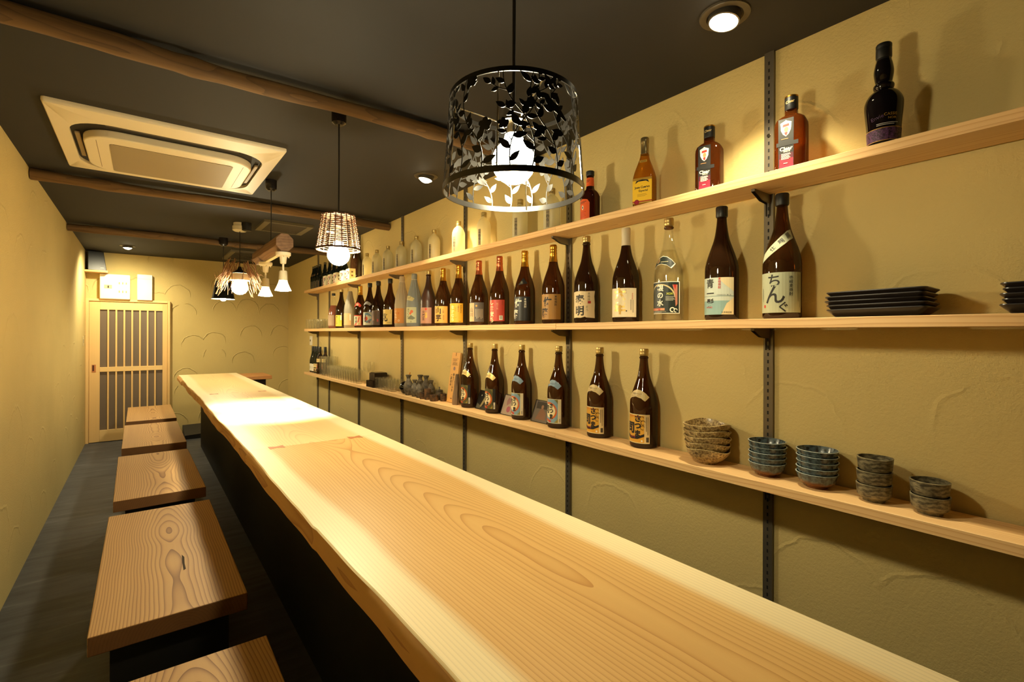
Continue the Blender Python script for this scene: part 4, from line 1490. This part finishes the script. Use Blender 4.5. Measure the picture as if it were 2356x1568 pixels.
# green bottles and boxes at the far end
GP = [(.028, 0), (.0345, .005)] + smoothprof([(.0355, .012), (.0355, .150), (.033, .175), (.024, .205), (.0165, .235), (.0140, .262), (.0135, .288)], 3)
GPF = interp(GP)
def greenb():
    t = place('small_green_bottle', 'green', 'bottle', XM, 0, ZU, 'small green bottles on the upper shelf')
    b = MB(); b.lathe(GP, 28); b.obj('body', m_green, t, ang=60)
    b = MB(); b.lathe([(.0145, .276), (.0152, .279), (.0152, .300), (.0135, .302)], 20); b.obj('cap', C((92, 84, 60), .35, .6), t)
    label(t, .010, .110, -40, 60, C((40, 40, 36), .5), [('r', .08, .03, .42, .96, C((196, 186, 150), .5)), ('v', '純米酒', .25, .5, .022, INK, .03), ('r', .80, .06, .95, .9, C((120, 90, 50), .5))], prof=GPF)
    label(t, .170, .196, -20, 30, (C((150, 120, 74), .45), [(.5+.5*math.cos(q*PI/6), .5+.5*math.sin(q*PI/6)) for q in range(12)]), [('e', .5, .5, .006, C((90, 70, 50), .5))], prof=GPF, sy=.008, name='medal')
    return t
g0 = None
for i, y in enumerate([6.543, 6.372, 6.161, 5.997, 5.794, 5.615, 5.451, 5.278, 5.108]):
    if y > 6.27:
        y = 6.27 - (.0 if i else -.0) - .075*(1 if i == 1 else 0)
    if i >= 2:
        y = min(y, 6.195 - .076*(i-1))
    if g0 is None:
        g0 = greenb()
        t = g0
    else:
        t = dup(g0)
    t.location = (1.694, y, ZU)
    t['label'] = 'small dark green bottle, %s from the far end of the upper shelf' % (['first', 'second', 'third', 'fourth', 'fifth', 'sixth', 'seventh', 'eighth', 'ninth'][i])
bb = place('brown_bottle', 'large dark brown bottle behind the boxes, beside the wicker lamp', 'bottle', 1.705, 4.80, ZU)
b = MB(); b.lathe([(r*.95, z) for r, z in ISSHO], 36); b.obj('body', m_brown, bb, ang=60)
b = MB(); b.lathe([(.0185, .380), (.0195, .384), (.0195, .402), (.0175, .405)], 24); b.obj('cap', m_tin, bb)
def pbox(y0, y1, k):
    t = thing('paper_box', 'small white box with red print on the upper shelf, %s from the far end' % ['first', 'second', 'third', 'fourth', 'fifth'][k], 'box', (1.624, (y0+y1)/2, ZU), 0, 'small printed boxes on the upper shelf')
    h = min((y1-y0)/2-.004, .052)
    MB().box(-.030, .030, -h, h, 0, .106).obj('carton', C((232, 220, 176), .6), t)
    label(t, .004, .102, -h*.96, h*.96, C((236, 226, 196), .6), [('o', .45, .5, .034, .024, 20, 250, RED), ('p', [(.55, .55), (.9, .95), (.95, .6), (.7, .4)], C((90, 80, 70), .6)), ('v', '小箱', .42, .5, .024, C((60, 50, 40), .6), .02), ('r', .05, .02, .5, .12, RED)], flat=.030, name='printed_front')
    for z in (.03, .066):
        MB().box(-.012, .006, -h-.0006, -h, z, z+.016).obj('printed_mark', C((120, 96, 50), .6), t)
for k, (a, c) in enumerate(((5.431, 5.535), (5.250, 5.37), (5.045, 5.19), (4.839, 4.985), (4.655, 4.79))):
    pbox(a, c, k)

# --- middle shelf: glasses at the far end, black plates at the near end
def tumbler(name, r0, r1, h, base=.008):
    b = MB()
    b.lathe([(r0*.9, 0), (r0, .003), (r1, h), (r1-.0018, h), (r0-.002, base), (.001, base)], 20)
    return b.mesh(name, m_clear, 50)
jm = tumbler('beer_mug', .036, .040, .115, .012)
hm = MB()
hm.tube([(-.038, -.0, .088), (-.060, 0, .082), (-.066, 0, .055), (-.058, 0, .030), (-.036, 0, .024)], .0055, 8)
hme = hm.mesh('handle', m_clear, 80)
for k, (x, y) in enumerate(((1.622, 6.22), (1.622, 6.107), (1.622, 5.994), (1.622, 5.881), (1.622, 5.768), (1.705, 6.20), (1.705, 6.087), (1.705, 5.974), (1.705, 5.861), (1.705, 5.748))):
    o = D.objects.new('beer_mug', jm)
    o.location = (x+.01, y, ZMID)
    o.rotation_euler = (0, 0, R(90))
    link(o)
    tag(o, 'clear glass mug in the cluster at the far end of the middle shelf', 'mug', 'glass mugs on the middle shelf')
    h_ = D.objects.new('handle', hme)
    link(h_, o)
def plate_mesh():
    b = MB()
    pr = [(-.5, .5)]
    def lay(hx, hy, z):
        pts = rrect(-hx, hx, -hy, hy, .014, 4)
        return [(x, y, z + .0012*math.sin(x*70) + .0012*math.sin(y*45)) for x, y in pts]
    L = [lay(.050, .094, 0), lay(.054, .100, .003), lay(.067, .118, .020), lay(.066, .1165, .0225), lay(.050, .098, .008), lay(.02, .06, .007)]
    n = len(L[0])
    vs_ = [p for l in L for p in l]
    fs = []
    for i in range(len(L)-1):
        for k in range(n):
            j = (k+1) % n
            fs.append((i*n+k, i*n+j, (i+1)*n+j, (i+1)*n+k))
    fs += [tuple(range(n-1, -1, -1)), tuple((len(L)-1)*n+k for k in range(n))]
    b.add(vs_, fs)
    return b.mesh('plate', m_plate, 35)
pm_ = plate_mesh()
ORD = ['bottom', 'second from the bottom', 'middle', 'second from the top', 'top']
for sn, y in (('stack right of the sage-label bottle', .456), ('stack cut by the right picture edge', .088)):
    for k in range(5):
        o = D.objects.new('plate', pm_)
        o.location = (1.664 + rnd.uniform(-.001, .001), y + rnd.uniform(-.004, .004), ZMID + .0004 + .0126*k)
        o.rotation_euler = (0, 0, R(rnd.uniform(-1, 1)))
        link(o)
        tag(o, 'black rectangular plate, %s in the %s' % (ORD[k], sn), 'plate', 'plates in the ' + sn)

# --- lower shelf: far end
WP = [(.030, 0), (.037, .004)] + smoothprof([(.0375, .012), (.0375, .175), (.033, .200), (.021, .225), (.0150, .245), (.0142, .285), (.0142, .312)], 3)
WP2 = [(.030, 0), (.037, .004)] + smoothprof([(.0375, .012), (.0375, .120), (.034, .160), (.024, .205), (.0165, .245), (.0145, .285), (.0142, .312)], 3)
def wine(x, y, lab, shape, mat, lb):
    t = place('wine_bottle', lab, 'bottle', x, y, ZLOW, 'wine bottles at the far end of the lower shelf')
    pr = WP if shape else WP2
    b = MB(); b.lathe(pr, 28); b.obj('body', mat, t, ang=60)
    b = MB(); b.lathe([(.0152, .255), (.0156, .258), (.0156, .312), (.0140, .316)], 24); b.obj('capsule', m_blackcap, t)
    f = interp(pr)
    if lb == 'white':
        label(t, .018, .105, -60, 80, WHT, [('l', .3, .3, .7, .7, 4, C((150, 140, 120), .6), False)], prof=f)
    elif lb == 'pair':
        label(t, .070, .112, -60, 80, C((226, 206, 140), .5), [('l', .3, .55, .8, .9, 2, C((180, 110, 60), .6), False)], prof=f)
        label(t, .020, .060, -20, 60, C((200, 180, 120), .5), [('p', [(.1, .1), (.5, .9), (.9, .1)], C((90, 50, 30), .5))], prof=f)
    else:
        label(t, .138, .178, -50, 80, C((230, 206, 140), .5), [('l', .3, .3, .8, .8, 3, C((180, 100, 50), .6), False)], prof=f)
        label(t, .060, .120, -10, 20, C((200, 150, 120), .5), [('r', .1, .1, .9, .5, RED)], prof=f)
for i, (x, y, s, mt, lb, d) in enumerate(((1.672, 6.20, 0, m_green, 'white', 'white label, at the shelf end'), (1.672, 6.115, 0, m_green, 'white', 'with plain white label, second from the end'),
        (1.672, 6.030, 0, m_green, 'pair', 'with split cream label, third from the end'), (1.672, 5.945, 0, m_green, 'pair', 'with split cream label, fourth from the end'),
        (1.660, 5.862, 1, m_brown, 'high', 'with small high cream label, fifth from the end'), (1.690, 5.765, 1, m_brown, 'high', 'with small high cream label, beside the tall glasses'))):
    wine(x, y, 'dark wine bottle on the lower shelf, ' + d, s, mt, lb)
gA = tumbler('tall_glass', .030, .036, .215, .010)
gB = tumbler('tumbler', .029, .034, .128, .012)
gC = tumbler('small_glass', .026, .031, .095, .010)
gw = MB()
gw.lathe([(.032, 0), (.033, .003), (.005, .008), (.004, .085), (.012, .095), (.034, .125), (.036, .165), (.033, .205), (.0315, .205), (.034, .165), (.032, .127), (.002, .098)], 20)
gW = gw.mesh('wine_glass', m_clear, 60)
def glass(name, me, x, y, lab, grp):
    o = D.objects.new(name, me)
    o.location = (x, y, ZLOW)
    link(o)
    tag(o, lab, 'glass', grp)
for x in (1.632, 1.712):
    for k in range(3):
        glass('tall_glass', gA, x, 5.67 - .079*k - (.03 if x > 1.7 else 0), 'tall clear glass next to the wine bottles on the lower shelf', 'tall glasses on the lower shelf')
for j, x in enumerate((1.628, 1.704)):
    for k in range(13):
        y = 5.38 - .074*k + .02*j
        if x > 1.69 and k >= 10:
            continue
        glass('tumbler', gB, x, y, 'clear glass tumbler in the rows left of the black lacquer boxes', 'glass tumblers on the lower shelf')
for k in range(2):
    glass('wine_glass', gW, 1.715, 4.52 - .10*k, 'stemmed clear glass standing behind the black lacquer boxes', 'stemmed glasses on the lower shelf')
for j, x in enumerate((1.634, 1.702)):
    for k in range(6):
        glass('small_glass', gC, x, 4.040 - .064*k, 'small clear glass in the rows right of the black lacquer boxes', 'small glasses on the lower shelf')
def lbox(x0, x1, y0, y1, z0, h, lab):
    t = thing('lacquer_box', lab, 'box', ((x0+x1)/2, (y0+y1)/2, z0), 0, 'black lacquer boxes')
    hx, hy = (x1-x0)/2, (y1-y0)/2
    b = MB()
    w_ = .004
    b.box(-hx, -hx+w_, -hy, hy, 0, h).box(hx-w_, hx, -hy, hy, 0, h).box(-hx+w_, hx-w_, -hy, -hy+w_, 0, h).box(-hx+w_, hx-w_, hy-w_, hy, 0, h).box(-hx+w_, hx-w_, -hy+w_, hy-w_, 0, .004)
    b.obj('box_body', m_lacquer, t, ang=30)
    b = MB()
    for s in (-1, 1):
        b.box(-hx-.0006, -hx, s*hy*.33-.0015, s*hy*.33+.0015, 0, h)
    b.obj('box_seam', C((54, 34, 24), .4), t)
lbox(1.600, 1.735, 4.085, 4.235, ZLOW, .058, 'flat black lacquer box on the lower shelf among the glasses, under another')
lbox(1.620, 1.738, 4.095, 4.215, ZLOW+.058, .066, 'black lacquer box on top of the flat one, among the glasses')
MB().box(0, .10, 0, .12, 0, .004).obj('lacquer_tray', m_lacquer, None, (1.632, 4.096, ZLOW+.1242))
tag(D.objects['lacquer_tray'], 'thin dark lacquer tray lying across the top lacquer box', 'tray')

TK = smoothprof([(.0245, .004), (.033, .03), (.0365, .055), (.033, .082), (.022, .105), (.0145, .122), (.0145, .132), (.022, .149), (.0215, .153)], 3)
TK = [(.022, 0)] + TK + [(.018, .151), (.0115, .132)]
def tok(x, y, sc, lab, mat=None):
    b = MB()
    b.lathe([(r*sc, z*sc) for r, z in TK], 28)
    o = b.obj('sake_flask', mat or m_tokkuri, None, (x, y, ZLOW), ang=60)
    tag(o, lab, 'sake flask', 'dark stoneware sake flasks')
tok(1.640, 3.455, 1.02, 'tall dark stoneware sake flask, left front of the group beside the black round pot')
tok(1.712, 3.400, 1.02, 'tall dark stoneware sake flask, standing in the back row on the left')
tok(1.716, 3.310, 1.02, 'tall dark stoneware sake flask, standing in the back row on the right')
tok(1.640, 3.348, .83, 'small dark stoneware sake flask, second in the front row')
tok(1.636, 3.265, .83, 'small dark stoneware sake flask, third in the front row')
tok(1.712, 3.222, .83, 'small dark stoneware sake flask behind the brown cups')
pt = thing('round_pot', 'shiny black round pot beside the small glasses on the lower shelf', 'pot', (1.665, 3.565, ZLOW))
b = MB(); b.lathe([(.022, 0), (.024, .004)] + smoothprof([(.030, .010), (.046, .040), (.046, .062), (.032, .086), (.018, .096)], 4) + [(.012, .096), (.010, .085)], 32); b.obj('pot_body', m_potblack, pt, ang=60)
ld = thing('wooden_spatula', 'light wooden stick leaning in the black round pot', 'stick', (1.668, 3.552, ZLOW+.09))
b = MB(); b.tube([(0, 0, -.02), (.012, -.010, .03), (.022, -.018, .078)], [.0035, .0045, .005], 8); b.obj('handle', C((214, 150, 66), .5), ld)
def cup(x, y, r, h, lab, lid=False, mat=None):
    t = thing('sake_cup', lab, 'cup', (x, y, ZLOW), 0, 'small brown stoneware cups')
    b = MB()
    b.lathe([(r*.86, 0), (r, h*.12), (r, h*.9), (r*1.03, h), (r*.90, h), (r*.86, h*.15), (.001, h*.12)], 28)
    b.obj('cup_body', mat or m_tokkuri2, t, ang=50)
    if lid:
        b = MB()
        b.lathe([(r*.9, h), (r*1.0, h+.003), (r*.95, h+.010), (r*.25, h+.014), (r*.16, h+.020), (r*.24, h+.028), (r*.12, h+.033)], 24)
        b.obj('lid', m_tokkuri, t, ang=60)
cup(1.622, 3.190, .0185, .048, 'short brown cup at the left of the small stoneware cups')
cup(1.640, 3.140, .0250, .078, 'tall brown cup in the middle of the small stoneware cups')
cup(1.640, 3.045, .0300, .044, 'wide low brown cup in front of the small stoneware cups')
cup(1.705, 3.085, .0260, .060, 'lidded dark cup at the back of the small stoneware cups', True, m_tokkuri)
cup(1.690, 3.000, .0230, .052, 'narrow brown cup right beside the wooden sign')

# leaning wooden sign
sg = thing('wooden_sign', 'tall wooden sign board with black Japanese writing leaning on the wall', 'sign', (1.690, 2.904, ZLOW+.0018), 0)
sg.rotation_euler = (0, R(8.2), 0)
MB().box(0, .016, -.054, .054, 0, .345).obj('board', m_sign, sg, bevel=.001)
MB().box(-.0003, .0003, -.003, .003, .322, .345).obj('hanging_slot', C((90, 50, 20), .7), sg)
label(sg, .010, .335, -.050, .050, None, [('r', .12, .90, .88, .905, INK), ('r', .12, .76, .88, .764, INK), ('r', .12, .76, .13, .905, INK), ('r', .87, .76, .88, .905, INK), ('l', .2, .84, .8, .895, 3, C((110, 70, 30), .6), False), ('h', '認定店', .5, .80, .019, INK),
     ('e', .5, .69, .0135, C((136, 110, 110), .5)), ('v', 'うまい！', .80, .44, .0205, INK, .012), ('v', '樽生ビールを', .52, .395, .0205, INK, .012), ('v', 'ご提供中', .24, .44, .0205, INK, .012), ('r', .46, .05, .62, .065, INK)], flat=0.0, off=.0004, name='lettering')
dw = MB()
rd = random.Random(8)
vs_, fs = [], []
for i in range(9):
    z = .205*i/8
    for k in range(10):
        a = 2*PI*k/10
        rr = (.024 - .010*(i/8)**2)*(1 + .16*math.sin(a*3+i*.4) + .08*math.sin(a*5+i))
        vs_.append((rr*math.cos(a)*.8 + .008*i/8, rr*math.sin(a) - .004*i/8, z))
for i in range(8):
    for k in range(10):
        j = (k+1) % 10
        fs.append((i*10+k, i*10+j, (i+1)*10+j, (i+1)*10+k))
fs += [tuple(range(9, -1, -1)), tuple(80+k for k in range(10))]
dw.add(vs_, fs)
tag(dw.obj('driftwood', m_drift, None, (1.672, 2.800, ZLOW), ang=40), 'upright chunk of driftwood between the wooden sign and the first amber bottle', 'driftwood')

# disc cases leaning between the bottles
m_case = thin('clear_plastic_case', (.9, .9, .88))
def disc(y, lab, cover, els):
    t = thing('disc_case', lab, 'disc case', (1.690, y, ZLOW+.0006), 0, 'disc cases leaning on the lower shelf')
    t.rotation_euler = (0, R(20), 0)
    MB().box(0, .009, -.066, .066, 0, .122).obj('case', C((60, 54, 52), .25), t, bevel=.001)
    label(t, .004, .118, -.058, .064, cover, els, flat=0.0, name='cover')
    MB().box(-.0016, 0, -.066, .066, 0, .122).obj('case_front', m_case, t)
disc(2.528, 'dark disc case with a pale feather picture, leaning between the two olive-label bottles', C((30, 28, 28), .4), [('p', [(.30, .10), (.55, .70), (.72, .85), (.66, .5), (.44, .12)], C((190, 176, 130), .5)), ('e', .25, .75, .005, WHT), ('p', [(.02, .02), (.4, .02), (.3, .2), (.02, .3)], C((120, 116, 100), .5))])
disc(2.258, 'pale pink disc case with heart shapes, left of the sky-blue label bottles', C((206, 184, 168), .5), [('p', [(.30, .45), (.55, .62), (.62, .88), (.45, .84), (.34, .9), (.24, .7)], C((188, 140, 140), .5)), ('e', .50, .28, .018, C((200, 110, 140), .5)), ('r', .74, .08, .76, .4, C((110, 90, 90), .5))])
disc(1.972, 'disc case with a brown photograph cover, between the two sky-blue label bottles', C((120, 108, 100), .5), [('r', .1, .62, .9, .95, C((60, 54, 50), .5)), ('p', [(.2, .1), (.35, .5), (.5, .75), (.62, .6), (.8, .45), (.85, .1)], C((150, 106, 84), .5)), ('e', .5, .72, .010, C((176, 130, 100), .5))])

# bowls
def bowl_mesh(name, r, h, mat, wob=0.0, rim=None, foot=.5, tsh=.0, n=48, seed=0, upright=.75):
    b = MB()
    rn = random.Random(seed)
    ph = [rn.uniform(0, 6) for _ in range(4)]
    prof = [(foot*.96*r, 0), (foot*r, .001), (foot*r, .006*1), (r*(foot+.14), .010), (r*upright, h*.36), (r*(.90+.06*(upright>.9)), h*.66), (r, h), (r-.0035, h+.0004), (r*(.87+.06*(upright>.9)), h*.68), (r*upright*.93, h*.40), (r*.4, h*.24), (.001, h*.22)]
    vs_, fs, ms = [], [], []
    for i, (rr, z) in enumerate(prof):
        for k in range(n):
            a = 2*PI*k/n
            q = wob*(.6*math.sin(2*a+ph[0]) + .4*math.sin(3*a+ph[1]))*(min(1, z/h))**2
            q2 = 1 + wob*1.6*(.5*math.sin(4*a+ph[2]) + .3*math.sin(3*a+ph[3]))*(z/h)
            vs_.append((rr*q2*math.cos(a), rr*q2*math.sin(a), z + q*h*2.2))
    for i in range(len(prof)-1):
        for k in range(n):
            j = (k+1) % n
            fs.append((i*n+k, i*n+j, (i+1)*n+j, (i+1)*n+k))
            ms.append(1 if (rim and i == 6) else 0)
    fs += [tuple(range(n-1, -1, -1)), tuple((len(prof)-1)*n+k for k in range(n))]
    ms += [0, 0]
    b.add(vs_, fs)
    b.m = ms
    return b.mesh(name, [mat, rim or mat], 60)
NB = ['bottom', 'second from the bottom', 'third from the bottom', 'fourth from the bottom', 'top']
def stack(me, x, y, n, step, what, sn, rot=0):
    for k in range(n):
        o = D.objects.new('bowl', me)
        o.location = (x + rnd.uniform(-.0015, .0015), y + rnd.uniform(-.0015, .0015), ZLOW + step*k)
        o.rotation_euler = (0, 0, R(rot*k))
        link(o)
        nm = 'top' if k == n-1 else NB[k]
        tag(o, '%s, %s of the %s' % (what, nm, sn), 'bowl', 'bowls of the ' + sn)
stack(bowl_mesh('bowl', .082, .056, m_tan, .055, m_tanrim, .42, 0, seed=3, upright=.72), 1.676, .988, 5, .0225, 'wavy tan speckled bowl', 'stack beside the golden-label bottle', 14)
stack(bowl_mesh('bowl', .0585, .046, m_blue, 0, m_rim, .50, 0, upright=.82), 1.688, .776, 5, .0178, 'blue pale-rimmed bowl', 'stack below the nearest upright')
stack(bowl_mesh('bowl', .0585, .046, m_blue, 0, m_rim, .50, 0, upright=.82), 1.684, .622, 5, .0180, 'blue pale-rimmed bowl', 'stack next to the grey bowls')
gbm = bowl_mesh('bowl', .0435, .050, m_greyb, .006, None, .62, 0, seed=5, upright=.93)
stack(gbm, 1.676, .470, 3, .0375, 'grey brushed stoneware bowl', 'three-high stack')
stack(gbm, 1.678, .347, 2, .0375, 'grey brushed stoneware bowl', 'two-high stack', 40)

# ------------------------------------------------------------------ things on the far and left walls
bx = thing('breaker_panel', 'wide white breaker panel on the wall above the sliding door', 'breaker panel', (-.263, YF, 1.772))
MB().box(-.148, .148, -.085, 0, 0, .311).obj('cover', m_white, bx, bevel=.012, seg=3)
MB().box(-.105, -.030, -.0862, -.084, .130, .176).obj('main_switch_window', C((206, 190, 140), .4), bx)
MB().box(-.073, -.059, -.089, -.086, .138, .166).obj('main_switch', C((40, 36, 30), .5), bx)
for z in (.100, .205):
    for k in range(3):
        MB().box(.034+.034*k, .046+.034*k, -.088, -.084, z-.016, z+.010).obj('breaker', C((170, 150, 100), .5), bx)
bx = thing('junction_box', 'narrow white box on the wall right of the breaker panel', 'junction box', (.031, YF, 1.772))
MB().box(-.078, .078, -.075, 0, 0, .330).obj('cover', m_white, bx, bevel=.006)
MB().box(-.077, .077, -.0762, -.074, .272, .2745).obj('cover_seam', C((190, 180, 150), .5), bx)
cs = thing('corner_shelf', 'small wooden corner shelf under the loudspeaker', 'shelf', (XL, YF, 2.088))
MB().box(0, .215, -.20, 0, 0, .022).obj('board', m_shelf, cs, bevel=.001)
sp = thing('loudspeaker', 'black loudspeaker on the corner shelf under the ceiling', 'loudspeaker', (XL+.095, YF-.09, 2.110), R(14))
MB().add([(-.088, -.085, 0), (.090, -.085, 0), (.075, .065, 0), (-.075, .065, 0), (-.084, -.060, .232), (.066, -.060, .232), (.055, .062, .232), (-.065, .062, .232)],
         [(0, 3, 2, 1), (4, 5, 6, 7), (0, 1, 5, 4), (1, 2, 6, 5), (2, 3, 7, 6), (3, 0, 4, 7)]).obj('cabinet', C((22, 24, 27), .4), sp, ang=0, bevel=.005)
MB().box(.030, .062, -.0855, -.083, .030, .036).obj('badge', C((170, 170, 165), .4), sp)
sw = thing('light_switch', 'thin switch plate on the left wall beside the sliding door', 'switch', (XL, 7.50, 1.20))
MB().box(0, .006, -.03, .03, 0, .115).obj('plate', C((200, 184, 140), .5), sw, bevel=.002)
MB().box(.006, .009, -.012, .012, .035, .08).obj('rocker', C((150, 136, 104), .5), sw)
sw = thing('wall_socket', 'white socket plate on the right wall above the wine bottles', 'socket', (XR, 6.62, 1.20))
MB().box(-.006, 0, -.055, .055, 0, .12).obj('plate', m_white, sw, bevel=.002)
MB().box(-.008, -.006, .004, .034, .05, .075).obj('outlet', C((90, 80, 64), .5), sw)
